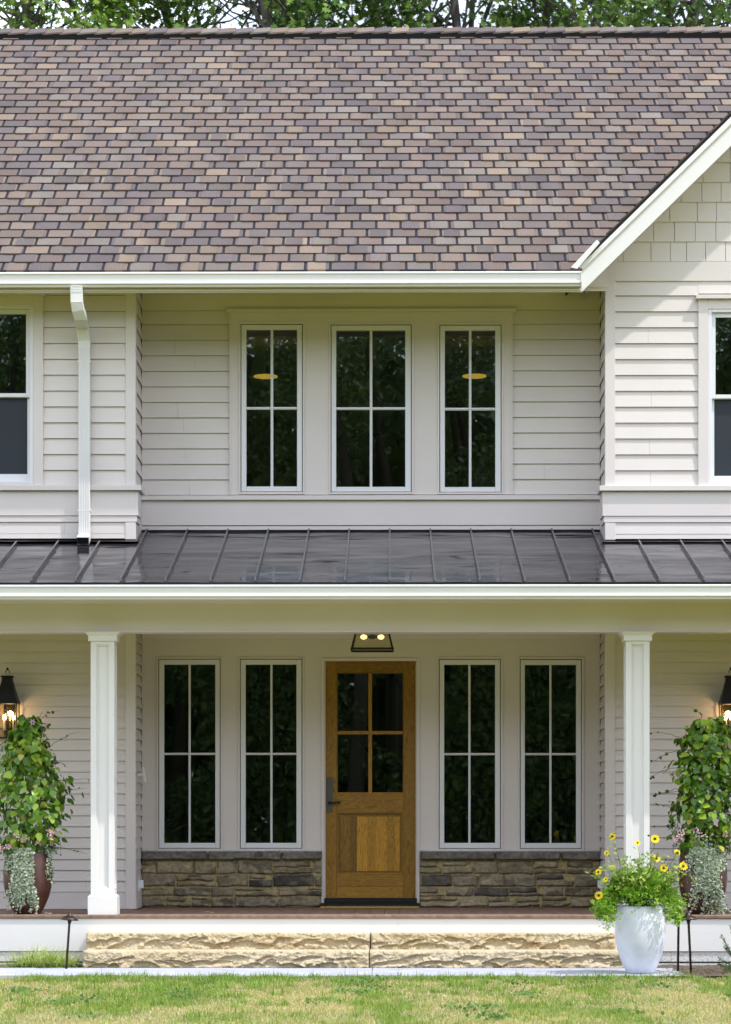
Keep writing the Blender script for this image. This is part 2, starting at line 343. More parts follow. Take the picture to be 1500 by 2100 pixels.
def slab(x0, x1, d0, d1, n0, n1, col, ch=0.0, col2=None):
    P = [(x0 + ch, d0), (x1 - ch, d0), (x1, d0 + ch), (x1, d1), (x0, d1), (x0, d0 + ch)] if ch else [(x0, d0), (x1, d0), (x1, d1), (x0, d1)]
    k = len(P); nn = lambda d: n0 + (n1 - n0) * (d - d0) / (d1 - d0)
    vs = [roofpt(x, d, nn(d)) for x, d in P] + [roofpt(x, d, -0.004) for x, d in P]
    fs = [tuple(range(k))] + [(i, k + i, k + (i + 1) % k, (i + 1) % k) for i in range(k)]
    if col2 is None: mb.add(vs, fs, col)
    else:
        mb.add(vs, fs); f_ = lambda x: min(1, max(0, (x - x0) / (x1 - x0))); mb.c += [tuple(a * (1 - f_(v[0])) + b * f_(v[0]) for a, b in zip(col, col2)) for v in vs]
off = 0
for k in range(NROW):
    d = k * EXPO; off = (off + TAB * rng.uniform(0.33, 0.42)) % TAB
    yrow = roofpt(0, d, 0); x = XL - 0.2 - TAB + off
    wav = rng.uniform(0, 9)
    slab(XL - .2, min(XR + .2, gx0 + (yrow[2] - gz0) / GM + 0.05 if yrow[2] < GRZ else XR + .2), d - 0.001, d + EXPO + 0.03, 0.009, 0.001, DARK)
    while x < XR + 0.2:
        xc = x + 0.117
        if yrow[2] < GRZ - .1 and xc > gx0 + (yrow[2] + .08 - gz0) / GM and xc < GR + (GR - gx0) - (yrow[2] - gz0) / GM: x += TAB; continue
        if x > 4.7: x += TAB; continue
        dd = d + 0.004 * math.sin(x * 1.7 + wav) + rng.uniform(-.0015, .0015)
        c0 = pick(); s = 0.0115 + rng.uniform(0, .002)
        slab(x + s, x + TAB - s, dd + .007, d + EXPO + 0.02, 0.0155, 0.004, c0, 0.011, pick() if rng.random() < .22 else sc_(c0, rng.uniform(.88, 1.12)))
        if rng.random() < 0.42:
            wd = rng.uniform(0.150, 0.180); xo = x + rng.uniform(0.02, 0.215 - wd)
            c1_ = pick(); slab(xo, xo + wd, dd - 0.010, d + EXPO + 0.02, 0.023, 0.006, c1_, 0.0, sc_(c1_, rng.uniform(.88, 1.12)))
        x += TAB
part(mb, 'shingle_courses', 'shingle', roof)
# ridge vent and ridge caps
mb = MB(); p = roofpt(0, ridge_d, 0)
mb.prism([(p[1] - 0.165, p[2] - 0.105), (p[1] - 0.16, p[2] - 0.05), (p[1], p[2] + 0.045), (p[1] + 0.16, p[2] - 0.05), (p[1] + .16, p[2] - .085), (p[1], p[2] + .02)], XL - .2, XR + .2, lambda a, y, z: (a, y, z))
part(mb, 'ridge_vent', 'dark', roof)
mb = MB(); x = XL - .2
while x < XR + .2:
    c = pick(); t0, t1 = 0.030, 0.012; L = 0.20; yo = rng.uniform(-.004, .004)
    for sgn in (-1, 1):
        A = []
        for (xx, tt) in ((x, t1), (x + L + .03, t0)):
            A += [(xx, p[1], p[2] + 0.05 + tt), (xx, p[1] + sgn * (0.155 + yo), p[2] - 0.043 + tt), (xx, p[1] + sgn * (0.155 + yo), p[2] - 0.049 + tt - .012), (xx, p[1], p[2] + 0.045)]
        mb.add(A, [(0, 1, 5, 4), (1, 2, 6, 5), (2, 3, 7, 6), (0, 3, 2, 1), (4, 5, 6, 7)], c)
    x += L
part(mb, 'ridge_cap', 'shingle', roof)
# gable roof slabs
mb = MB()
def gprism(prof, y0, y1, col=None): mb.prism(prof, y0, y1, lambda a, x, z: (x, a, z), col)
gx_e = gx0 - 0.03
gprism([(gx_e, gz(gx_e)), (gx_e, gz(gx_e) + .035), (GR, GRZ + .035), (2 * GR - gx_e, gz(gx_e) + .035), (2 * GR - gx_e, gz(gx_e)), (GR, GRZ)], YE - .02, 2.4, (.055, .048, .05))
gr = part(mb, 'gable_roof', 'shingle')
mb = MB()   # ragged shingle edge along the rake
k = 0
while True:
    xa = gx0 + 0.02 + k * 0.137; xb = xa + 0.15
    if xb > GR: break
    r_ = rng.uniform(.012, .02)
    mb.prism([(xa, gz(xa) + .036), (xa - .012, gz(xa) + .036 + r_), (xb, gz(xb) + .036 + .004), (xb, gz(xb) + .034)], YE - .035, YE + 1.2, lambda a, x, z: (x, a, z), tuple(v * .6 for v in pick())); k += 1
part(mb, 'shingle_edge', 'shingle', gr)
def pxl(px, y=YE): return PX(px, y)
# rake board
R0 = (pxl(1193), PZ(600, YE, 1193)); R1x = pxl(1500); R1 = (R1x, PZ(299, YE, 1500)); rm = (R1[1] - R0[1]) / (R1[0] - R0[0])
rl = lambda x: R0[1] + rm * (x - R0[0])
zt = PZ(556, YE, 1193)
mid = PZ(253, YE, 1500) - R1[1]
YR = 0.0
def rake_side(sgn):
    X = lambda x: x if sgn > 0 else 2 * GR - x
    mb = MB(); pr = [(X(R0[0]), R0[1]), (X(GR), rl(GR)), (X(GR), rl(GR) + mid), (X(R0[0]), rl(R0[0]) + mid)]
    mb.prism(pr if sgn > 0 else pr[::-1], YE - .022, YE + .01, lambda a, x, z: (x, a, z))
    rb = part(mb, 'rake_board', 'white', gr, 0.002)
    mb = MB(); pr = [(X(R0[0] - .045), rl(R0[0] - .045) + mid - .01), (X(GR), rl(GR) + mid - .012), (X(GR), GRZ - .002), (X(gx0), gz0 - .002)]
    mb.prism(pr if sgn > 0 else pr[::-1], YE - .045, YE - .0, lambda a, x, z: (x, a, z))
    part(mb, 'rake_crown', 'white', gr, 0.003)
    mb = MB(); pr = [(X(R0[0] + .1), rl(R0[0] + .1) + .05), (X(GR), rl(GR) + .05), (X(GR), rl(GR) + .07), (X(R0[0] + .1), rl(R0[0] + .1) + .07)]
    mb.prism(pr if sgn > 0 else pr[::-1], YE + .01, YR + .05, lambda a, x, z: (x, a, z)); part(mb, 'rake_soffit', 'trim', gr)
rake_side(1); rake_side(-1)
mb = MB()   # short return piece at the foot of the rake
q = [(PX(1171, YE - .06), PZ(553, YE)), (PX(1224, YE - .06), PZ(497, YE)), (PX(1230, YE - .06), PZ(503, YE)), (PX(1184, YE - .06), PZ(556, YE))]
mb.prism(q[::-1], YE - .1, YE - .046, lambda a, x, z: (x, a, z)); part(mb, 'rake_return', 'white', gr, 0.002)

mb = MB(); q0, q1 = PX(1191, YE) + .002, XRc + .015; qz = pf_ = PZ(600, YE) + .03
mb.prism([(q0, qz + .06), (q1, qz + .06), (q1, rl(q1) + .06), (q0, max(qz + .07, rl(q0) + .06))], -.74, -.72, lambda a, x, z: (x, a, z)); part(mb, 'soffit_return', 'trim')
# ---- main eave: fascia, soffit, gutter
def gutter(f, b, zt_, h, x0, x1, parent=None, cap=False):
    mb = MB(); pr = [(b, zt_), (f + .004, zt_ + .003), (f, zt_), (f, zt_ - .016), (f + .011, zt_ - .020), (f + .014, zt_ - h * .60), (f + .006, zt_ - h * .72), (f + .006, zt_ - h * .80), (f + .022, zt_ - h * .84), (f + .030, zt_ - h), (b, zt_ - h)]
    mb.xprism(pr[::-1], x0, x1); g = part(mb, 'gutter', 'alum', parent, 0.0015)
    if cap: part(MB().xprism([(b, zt_ - h - .003), (f + .025, zt_ - h - .003), (f - .004, zt_ - h * .7), (f - .004, zt_ + .004), (b, zt_ + .004)][::-1], x1, x1 + .006), 'gutter_end_cap', 'alum', g)
    return g
gxe = PX(1192, YE - .12)
gutter(YE - .12, YE - .021, PZ(557, YE - .12), 0.134, XL, gxe, cap=True)
pf = PZ(600, YE)
part(MB().box(XL, PX(1193, YE), YE - .02, YE + .005, pf, PZ(560, YE)), 'fascia_board', 'trim', bevel=.003)
part(MB().box(XL, PX(1191, YE), YE - .034, YE - .0202, pf + .012, pf + .03), 'fascia_strip', 'trim')
mb = MB(); mb.xprism([(YE + .005, pf + .03), (0.02, PZ(601, 0) + .10), (0.02, PZ(601, 0) + .13), (YE + .005, pf + .06)][::-1], XL, PX(1191, YE)); sm_ = lambda y: pf + .03 + (y - YE - .005) * (PZ(601, 0) + .10 - pf - .03) / (.015 - YE); mb.xprism([(-.75, sm_(-.75)), (.02, sm_(.02)), (.02, sm_(.02) + .03), (-.75, sm_(-.75) + .03)][::-1], PX(1191, YE) + .001, XRc + .02); part(mb, 'eave_soffit', 'trim')

# ---- downspout
YD = YW - .02
dn = MB()
def ribbed(x0, x1, y0, y1, z0, z1):
    dn.box(x0, x1, y0, y1, z0, z1); w_ = x1 - x0
    for i in range(5):
        c = x0 + w_ * (i + .5) / 5; dn.box(c - w_ * .055, c + w_ * .055, y0 - .004, y0 - .0003, z0 + .002, z1 - .002)
dx0, dx1 = PX(161, YD - .08), PX(184.5, YD - .08)
ribbed(dx0, dx1, YD - .085, YD - .018, PZ(1098, YD - .08), PZ(690, YD - .08))
down = part(dn, 'downspout', 'alum', bevel=.002)
dn = MB()
ux0, ux1 = PX(145, YE - .09), PX(168.5, YE - .09)
def sweep(pts, hw, hd):   # pts: (xc, y, z) centre path, rectangular section
    k = len(pts); vs = []
    for i, q in enumerate(pts):
        q = Vector(q); d = (Vector(pts[min(i + 1, k - 1)]) - Vector(pts[max(i - 1, 0)])).normalized()
        sx = Vector((1, 0, 0)); n = sx.cross(d).normalized(); sx = d.cross(n).normalized()
        vs += [q - sx * hw - n * hd, q + sx * hw - n * hd, q + sx * hw + n * hd, q - sx * hw + n * hd]
    return vs, [(i * 4 + j, i * 4 + (j + 1) % 4, (i + 1) * 4 + (j + 1) % 4, (i + 1) * 4 + j) for i in range(k - 1) for j in range(4)] + [(3, 2, 1, 0), tuple(range(k * 4 - 4, k * 4))]
xc0, xc1 = (ux0 + ux1) / 2, (dx0 + dx1) / 2; zt1 = PZ(586, YE - .08); zb1 = PZ(700, YD - .05)
path = []
A0 = Vector((xc0, YE - .075, zt1)); A1 = Vector((xc0 + .004, YE - .07, PZ(622, YE))); A2 = Vector((xc0 + .03, YE - .0, PZ(648, YE)))
A3 = Vector((xc1 - .015, YD - .13, PZ(672, YD))); A4 = Vector((xc1, YD - .052, PZ(700, YD)))
vs, fs = sweep([A0, A1, A1.lerp(A2, .5) + Vector((-.004, -.012, -.003)), A2, A3, A3.lerp(A4, .5) + Vector((0, .01, -.004)), A4], (dx1 - dx0) / 2 + .002, .036)
dn.add(vs, fs)
for i in range(11):      # crimp ridges of the elbow
    t = i / 10; c = A0.lerp(A1, t) if t < .5 else A1.lerp(A2, (t - .5) * 2)
    dn.box(c.x - .055, c.x + .055, c.y - .040, c.y + .02, c.z - .003, c.z + .003)
part(dn, 'elbow', 'alum', down, .003)
part(MB().box(dx0 - .003, dx1 + .003, YD - .09, YD - .015, PZ(716, YD), PZ(700, YD)), 'coupling', 'alum', down, .002)
mb = MB(); zo = PZ(1100, YD - .1); vs, fs = sweep([(xc1, YD - .052, PZ(1086, YD)), (xc1, YD - .06, zo), (xc1, YD - .185, zo - .05)], (dx1 - dx0) / 2 + .002, .036); mb.add(vs, fs[:-1])
part(mb, 'outlet_elbow', 'alum', down)
mb = MB(); vs, fs = sweep([(xc1, YD - .17, zo - .045), (xc1, YD - .190, zo - .0525)], (dx1 - dx0) / 2 - .007, .027); part(mb.add(vs, fs), 'outlet_mouth', 'dark', down)
for py in (745, 1050):
    part(MB().box(dx0 - .006, dx1 + .006, YD - .088, YD - .0, PZ(py, YD), PZ(py, YD) + .018), 'strap', 'alum', down)

# ---- windows
def mrect(t, y): return (PX(t[0], y), PX(t[1], y), PZ(t[3], y, (t[0] + t[1]) / 2), PZ(t[2], y, (t[0] + t[1]) / 2))
def casement(outer, gap, glass, vm, hm, y, proud=.012):
    o, g, gl = mrect(outer, y), mrect(gap, y), mrect(glass, y)
    wn = part(MB().ring(o, g, y - proud, y + .09), 'window', 'trim', bevel=.003)
    e = .0068
    part(MB().ring(g, (g[0] + .02, g[1] - .02, g[2] + .02, g[3] - .02), y + .03, y + .085), 'gasket', 'gasket', wn)
    g2 = (g[0] + e, g[1] - e, g[2] + e * .8, g[3] - e)
    mb = MB(); mb.box(g2[0], gl[0], y - .001, y + .05, g2[2], g2[3]); mb.box(gl[1], g2[1], y - .001, y + .05, g2[2], g2[3])
    mb.box(gl[0] + .0006, gl[1] - .0006, y - .0005, y + .05, gl[3], g2[3]); mb.box(gl[0] + .0006, gl[1] - .0006, y - .0005, y + .05, g2[2], gl[2])
    part(mb, 'sash', 'sash', wn, .003)
    part(MB().box(gl[0] - .003, gl[1] + .003, y + .030, y + .034, gl[2] - .003, gl[3] + .003), 'glass_pane', 'glass', wn)
    a, b2 = PX(vm[0], y), PX(vm[1], y); c, d = PZ(hm[1], y, vm[0]), PZ(hm[0], y, vm[0])
    mb = MB(); m_ = (a + b2) / 2; zc = (c + d) / 2
    mb.prism([(a, y + .0295), (a, y + .018), (m_ - .003, y + .010), (m_ + .003, y + .010), (b2, y + .018), (b2, y + .0295)][::-1], gl[2], gl[3], lambda t, x, yy: (x, yy, t)); part(mb, 'muntin', 'sash', wn)
    mb = MB(); pr = [(y + .0297, c), (y + .017, c), (y + .009, zc - .003), (y + .009, zc + .003), (y + .017, d), (y + .0297, d)]
    mb.xprism(pr, gl[0], a); mb.xprism(pr, b2, gl[1]); part(mb, 'muntin', 'sash', wn)
    return wn
U = [((489.6, 625.4, 659, 1014), (493.8, 621.2, 664.5, 1009), (505.5, 609.5, 676, 997.6), (555, 560.5), (834, 839.5)),
     ((674.4, 849, 661, 1014), (678.6, 844.7, 665.5, 1009.5), (689.8, 831.6, 677.5, 998.3), (758.6, 764), (834.5, 840)),
     ((897.4, 1033.2, 661, 1014), (901.6, 1029, 666, 1010), (912.8, 1016.4, 677.5, 998.8), (962.2, 967.5), (835.5, 841))]
for u in U: casement(*u, 0.0 - .03)
Lw = [((320.7, 456, 1346.7, 1744.5), (325, 452.5, 1351.3, 1740.7), (336.7, 441.7, 1363, 1729), (386.3, 391), (1544, 1548.5)),
      ((487.8, 624.2, 1346.7, 1744.5), (492.3, 620.4, 1351.3, 1740.7), (504, 608.3, 1363, 1729), (554.3, 559), (1544, 1548.5)),
      ((896.5, 1032.7, 1346.7, 1744.5), (900.5, 1027.5, 1351.5, 1741), (911.5, 1016, 1363.3, 1729), (961, 965.8), (1544.5, 1549)),
      ((1063, 1198.7, 1347, 1744.5), (1066.7, 1193.5, 1352, 1741), (1077, 1182.3, 1363.7, 1729.3), (1127.5, 1132.2), (1544.5, 1549))]
for u in Lw: casement(*u, 0.0)

# ---- upper recess wall
YR = 0.0
zcapR = PZ(1015, YR)
mb = MB(); f0 = front(YR)
xa, xb = PX(471, YR), PX(1051.5, YR)
lap(mb, XLc - .0, xa, zcapR, PZ(637, YR), REV, f0); part(mb, 'lap_siding', 'siding'); mb = MB(); lap(mb, xb, XRc, zcapR, PZ(637, YR), REV, f0); part(mb, 'lap_siding', 'siding')
mb = MB(); lap(mb, XLc, XRc, PZ(637, YR), PZ(637, YR) + .40, .40, f0); part(mb, 'frieze_board', 'siding')
holes = [mrect(u[0], -.03) for u in U]
mb = MB(); wall_holes(mb, xa, xb, zcapR, PZ(638, YR), YR - .03, YR + .06, holes); part(mb, 'window_casing', 'trim')
part(MB().box(PX(464, -.07), PX(1059, -.07), -.07, 0, PZ(638.5, -.07), PZ(632, -.07)), 'head_cap', 'trim', bevel=.003)
for a_, b2 in ((471, 474), (1049, 1052)):
    part(MB().box(PX(a_, -.036), PX(b2, -.036), -.038, -.0305, zcapR, PZ(640, -.03)), 'casing_edge', 'trim')
# recess water table
part(MB().box(XLc + .0, XRc, YR - .065, YR + .02, PZ(1025, YR - .06), PZ(1015.5, YR - .06)), 'water_table_cap', 'trim', bevel=.003)
part(MB().box(XLc + .0, XRc, YR - .03, YR + .02, PZ(1077, YR - .03), PZ(1025.5, YR - .03)), 'band_board', 'trim', bevel=.002)
part(MB().box(XLc + .0, XRc, YR - .018, YR + .02, PZ(1087, YR), PZ(1078.5, YR)), 'skirt_strip', 'trim', bevel=.002)
part(MB().box(XLc, XRc, YR - .04, YR + .02, PZ(1094, YR), PZ(1087.3, YR)), 'roof_flashing', 'metalroof')
# ---- wings, upper storey
zcW = PZ(996.5, YW, 300); zcWr = PZ(997.5, YW, 1300)
fw = front(YW)
cbx = (PX(258, YW), XLc); cbr = (XRc, PX(1262, YW))
ztopW = PZ(560, YW)
lwx0, lwx1 = PX(-112, YW), PX(86, YW)
mb = MB(); lap(mb, lwx1, cbx[0], zcW, ztopW, REV, fw); lap(mb, XL, lwx0, zcW, ztopW, REV, fw); lap(mb, lwx0, lwx1, PZ(609, YW), ztopW, REV, fw, .06)
part(mb, 'lap_siding', 'siding')
rwx0, rwx1 = PX(1432.5, YW), PX(1660, YW)
zband0, zband1 = PZ(577, YW, 1300), PZ(537.5, YW, 1300)
mb = MB(); lap(mb, cbr[1], rwx0, zcWr, zband0, REV, fw); lap(mb, rwx1, XR, zcWr, zband0, REV, fw); lap(mb, rwx0, rwx1, PZ(614, YW, 1450), zband0, REV, fw, .1)
part(mb, 'lap_siding', 'siding')
part(MB().box(cbr[1], XR, YW - .022, YW + .02, zband0, zband1), 'frieze_board', 'trim', bevel=.002)
part(MB().box(cbx[0], cbx[1], YW - .024, YW + .12, zcW, ztopW), 'corner_board', 'trim', bevel=.002)
# right corner board, top cut to the rake
zc = lambda x: rl(x) + .06
mb = MB(); mb.prism([(cbr[0], zcWr), (cbr[1], zcWr), (cbr[1], zc(cbr[1])), (cbr[0], zc(cbr[0]))], YW - .024, YW + .12, lambda a, x, z: (x, a, z)); part(mb, 'corner_board', 'trim', bevel=.002)
# returns of the recess (side walls)
for xx, sg in ((XLc, 1), (XRc, -1)):
    mb = MB(); lap(mb, YW + .02, YR - .0, zcW, ztopW + .2, REV, lambda a, n, z, xx=xx, sg=sg: (xx - .014 * sg + sg * n, a, z)); part(mb, 'lap_siding', 'siding')
# cedar style shakes in the gable
def clip(poly, f):
    out = []
    for i in range(len(poly)):
        p, q = poly[i], poly[(i + 1) % len(poly)]; fp, fq = f(p), f(q)
        if fp >= 0: out.append(p)
        if fp * fq < 0: t = fp / (fp - fq); out.append((p[0] + (q[0] - p[0]) * t, p[1] + (q[1] - p[1]) * t))
    return out
mb = MB(); z = zband1 + .003; rowh = 0.1915; r_i = 0
first = [1278.7, 1335.5, 1375, 1408.5, 1447.5, 1488.5]
while z < GRZ:
    x = cbr[1] if z > zband1 + .01 else cbr[1]
    x = XRc + (0.0 if r_i else 0.1) + rng.uniform(0, .1)
    xs = [XRc - .05]
    if r_i == 0: xs += [PX(v, YW) for v in first]
    while xs[-1] < 2 * GR - XRc: xs.append(xs[-1] + rng.choice([.155, .185, .20, .21, .265, .12], p=[.12, .25, .25, .18, .1, .1]))
    for a_, b2 in zip(xs[:-1], xs[1:]):
        poly = [(a_ + .0025, z), (b2 - .0025, z), (b2 - .0025, z + rowh + .01), (a_ + .0025, z + rowh + .01)]
        poly = clip(poly, lambda p: zc(p[0]) - p[1]); 
        if len(poly) > 2: poly = clip(poly, lambda p: zc(2 * GR - p[0]) - p[1])
        if len(poly) > 2:
            yo = rng.uniform(-.001, .001); k = len(poly)
            vs = [(px_, YW - .020 + yo + .011 * (pz_ - z) / rowh, pz_) for px_, pz_ in poly] + [(px_, YW + .02, pz_) for px_, pz_ in poly]
            mb.add(vs, [tuple(range(k))] + [(i, k + i, k + (i + 1) % k, (i + 1) % k) for i in range(k)])
    z += rowh; r_i += 1
part(mb, 'shake_siding', 'siding')
mb = MB(); mb.prism([(XRc, zband1), (2 * GR - XRc, zband1), (GR, zc(GR) - .02)], YW + .01, YW + .03, lambda a, x, z: (x, a, z)); part(mb, 'gable_backing', 'siding')
# water table of the wings
def water(x0, x1, zcap, pc_, endx, side, pxm):
    z = lambda py: PZ(py, YW, pxm); E = .024
    xe = endx + side * (.03)
    lo, hi = sorted((x0, x1 + side * .058)); part(MB().box(lo, hi, YW - .07, YW + .3, z(pc_ + 10.5), zcap), 'water_table_cap', 'trim', bevel=.003)
    lo, hi = sorted((x0, x1 + side * .026)); part(MB().box(lo, hi, YW - .034, YW + .3, z(pc_ + 61.5), z(pc_ + 11)), 'band_board', 'trim', bevel=.002)
    lo, hi = sorted((x0, x1 + side * .012)); part(MB().box(lo, hi, YW - .026, YW + .3, z(pc_ + 74.5), z(pc_ + 62)), 'drip_board', 'trim', bevel=.002)
    lo, hi = sorted((x1 - side * .10, x1)); part(MB().box(lo, hi, YW - .024, YW + .3, z(pc_ + 110), z(pc_ + 75)), 'corner_board', 'trim', bevel=.002)
    lo, hi = sorted((x0, x1 - side * .10)); mb = MB(); lap(mb, lo, hi, z(pc_ + 98), z(pc_ + 75), .3, fw); lap(mb, lo, hi, z(pc_ + 108), z(pc_ + 98), .3, fw); part(mb, 'lap_siding', 'siding')
    lo, hi = sorted((x0, x1 + side * .03)); part(MB().xprism([(YW - .10, z(pc_ + 116)), (YW - .02, z(pc_ + 111)), (YW + .3, z(pc_ + 111)), (YW + .3, z(pc_ + 117))][::-1], lo, hi), 'roof_flashing', 'metalroof')
water(XL, XLc, zcW, 996.5, XLc, 1, 300); water(XR, XRc, zcWr, 997.5, XRc, -1, 1300)
# side returns below the cap
for xx, sg in ((XLc, 1), (XRc, -1)):
    lo, hi = sorted((xx - sg * .02, xx + sg * .0)); part(MB().box(lo, hi, YW + .28, YR + .0, PZ(1125, YW), zcW - .02), 'side_board', 'trim')
# double hung windows
def dhung(x0, x1, top, bot, rail, y, px):
    z = lambda py: PZ(py, y, px); X0, X1 = PX(x0, y), PX(x1, y)
    cas = (PX(x0 - 20.5, y), PX(x1 + 20.5, y), z(bot + 4), z(top - 20))
    part(MB().ring((cas[0], cas[1], cas[2] - .02, cas[3]), (X0, X1, z(bot + 1), z(top)), y - .036, y + .03), 'window_casing', 'trim', bevel=.003)
    part(MB().box(PX(x0 - 26, y), PX(x1 + 26, y), y - .075, y, cas[3], cas[3] + .036), 'head_cap', 'trim', bevel=.003)
    wn = part(MB().ring((X0, X1, z(bot + 1), z(top)), (X0 + .035, X1 - .035, z(bot - 3), z(top) - .03), y - .03, y + .1), 'window', 'sash', bevel=.003)
    zr = z(rail); a, b2 = X0 + .036, X1 - .036
    part(MB().ring((a, b2, zr - .02, z(top) - .031), (a + .038, b2 - .038, zr + .018, z(top) - .075), y + .0, y + .035), 'upper_sash', 'sash', wn, .003)
    part(MB().ring((a, b2, z(bot - 3.5), zr + .012), (a + .030, b2 - .030, z(bot - 3) + .075, zr - .022), y + .036, y + .07), 'lower_sash', 'sash', wn, .003)
    part(MB().box(a + .03, b2 - .03, y + .018, y + .022, zr, z(top) - .06), 'glass_pane', 'glass', wn)
    part(MB().box(a + .02, b2 - .02, y + .052, y + .056, z(bot - 8), zr), 'glass_pane', 'glass', wn)
    sc_ = part(MB().box(a + .02, b2 - .02, y + .044, y + .047, z(bot - 8), zr - .002), 'insect_screen', 'screen', wn)
    room(X0 - .2, X1 + .2, y + .1, y + 2.2, z(bot + 10), z(top - 10))
dhung(-92, 69, 628, 990, 810, YW, 60); dhung(1452.5, 1640, 635, 994, 813, YW, 1460)

# ---- porch roof
PS = 0.2855; zP = PZ(1194, YP)
def prz(y): return zP + (y - YP) * PS
mb = MB(); mb.xprism([(YP - .03, prz(YP - .03)), (0.02, prz(.02)), (0.02, prz(.02) - .05), (YP - .03, prz(YP - .03) - .03)][::-1], XL, XR)
proof = part(mb, 'porch_roof', 'metalroof')
mb = MB()   # subtle dished pans between the seams give the wavy reflections
X0s = PX(800, YP); SP = 0.4003
xs = [X0s + SP * k for k in range(-16, 19)]
for a_, b2 in zip(xs[:-1], xs[1:]):
    nx, ny = 8, 26; vs = []; s1, s2 = rng.uniform(0, 50, 2)
    X_, Y_ = np.meshgrid(np.linspace(a_ + .004, b2 - .004, nx), np.linspace(YP - .034, .01, ny))
    Zz = zP + (Y_ - YP) * PS + .004 + .004 * np.sin((X_ - a_) / SP * math.pi) * (fbm(X_ * 2 + s1, Y_ * 2.2 + s2, 3) - .2) + .0025 * fbm(X_ * 5 + s2, Y_ * 6, 5)
    base = len(mb.v); mb.v += [tuple(t) for t in np.stack([X_.ravel(), Y_.ravel(), Zz.ravel()], 1)]
    mb.f += [(base + j * nx + i, base + j * nx + i + 1, base + (j + 1) * nx + i + 1, base + (j + 1) * nx + i) for j in range(ny - 1) for i in range(nx - 1)]
part(mb, 'metal_pan', 'metalroof', proof, smooth=True)
for x in xs:
    if abs(x) < 5.2:
        y1 = -.03 if XLc < x < XRc else YW - .06
        mb = MB(); mb.prism([(YP - .034, prz(YP) - .006), (YP - .034, prz(YP) + .012), (YP - .006, prz(YP) + .045), (y1, prz(y1) + .036), (y1, prz(y1))][::-1], x - .008, x + .008, lambda a, y, z: (a, y, z))
        part(mb, 'standing_seam', 'seam', proof)
part(MB().xprism([(YP - .036, prz(YP) - .03), (YP - .036, prz(YP) - .008), (YP - .028, prz(YP) - .008), (YP - .028, prz(YP) - .03)][::-1], XL, XR), 'drip_edge', 'metalroof', proof)
# corner flashing saddles where the wings meet the recess
for xx, sg in ((XLc, 1), (XRc, -1)):
    lo, hi = sorted((xx - sg * .02, xx + sg * .09)); mb = MB()
    mb.xprism([(YW - .13, prz(YW - .13) + .008), (YW + .5, prz(YW + .5) + .012), (YW + .5, prz(YW + .5) + .004), (YW - .13, prz(YW - .13) + .001)][::-1], lo, hi); part(mb, 'corner_flashing', 'metalroof', proof)
gutter(YP - .12, YP - .022, PZ(1199.5, YP - .12), .125, XL, XR)
zf = PZ(1230, YP); part(MB().box(XL, XR, YP - .02, YP + .01, zf, prz(YP) - .03), 'fascia_board', 'trim')
YB = YC + .012
zs = PZ(1240.5, YB); part(MB().box(XL, XR, YP + .01, YB, zf + .004, zf + .02), 'porch_soffit', 'trim')
zb0, zb1 = PZ(1296.5, YB), PZ(1291.5, YB)
part(MB().box(XL, XR, YB, YB + .20, zb0 + .012, zf + .02), 'porch_beam', 'trim')
part(MB().box(XL, XR, YB - .018, YB + .218, zb0, zb0 + .0118), 'beam_moulding', 'trim', bevel=.002)
zceil = zb0 + .17
part(MB().box(XL, XR, YB + .2, YR + .1, zceil, zceil + .02), 'porch_ceiling', 'trim')
part(MB().xprism([(YR - .09, zceil), (YR - .025, zceil - .08), (YR, zceil - .08), (YR, zceil)][::-1], XLc, XRc), 'crown_moulding', 'trim')

# ---- columns
def column(px0, px1):
    x0, x1 = PX(px0, YC), PX(px1, YC); zb_, zt_ = DK, zb0
    y0, y1 = YC, YC + (x1 - x0); t = .022; xm = (x0 + x1) / 2; ym = (y0 + y1) / 2; h = (x1 - x0) / 2
    zc1 = PZ(1314, YC); zbt = PZ(1836, YC)
    c = part(MB().box(x0 + t, x1 - t, y0 + t, y1 - t, zb_, zt_ - .002), 'column', 'white')
    mb = MB(); st = h * .49; pz0, pz1 = PZ(1822, YC), PZ(1322, YC)
    mb.ring((x0, x1, zbt - .005, zc1 + .005), (x0 + st, x1 - st, pz0, pz1), y0, y0 + t)
    mb.ring((x0 + st, x1 - st, pz0, pz1), (x0 + st + .011, x1 - st - .011, pz0 + .011, pz1 - .011), y0 + .008, y0 + t)
    for xx, s_ in ((x0, 1), (x1, -1)):
        a, b2 = sorted((xx + s_ * .0006, xx + s_ * t))
        mb.box(a, b2, y0 + t, y0 + st, zbt, zc1); mb.box(a, b2, y1 - st, y1 - t, zbt, zc1); mb.box(a, b2, y0 + st, y1 - st, zbt, pz0); mb.box(a, b2, y0 + st, y1 - st, pz1, zc1)
    mb.box(x0, x1, y1 - t, y1, zbt, zc1)
    part(mb, 'shaft_panel', 'white', c, .002)
    mb = MB(); e = .024
    mb.sqlathe([(h + .020, zc1 - .002), (h + .020, PZ(1304, YC)), (h + .026, PZ(1304, YC) + .004), (h + .032, PZ(1301, YC)), (h + .05, PZ(1298, YC)), (h + .055, PZ(1296, YC)), (h + .058, zb0 - .0005)], (xm, ym, 0)); part(mb, 'capital', 'white', c, .001)
    mb = MB(); mb.sqlathe([(h + .024, DK + .001), (h + .024, zbt - .012), (h + .012, zbt - .004), (h + .008, zbt), (h + .002, zbt + .001)], (xm, ym, 0)); part(mb, 'base', 'white', c, .002)
column(186, 235); column(1284, 1333)

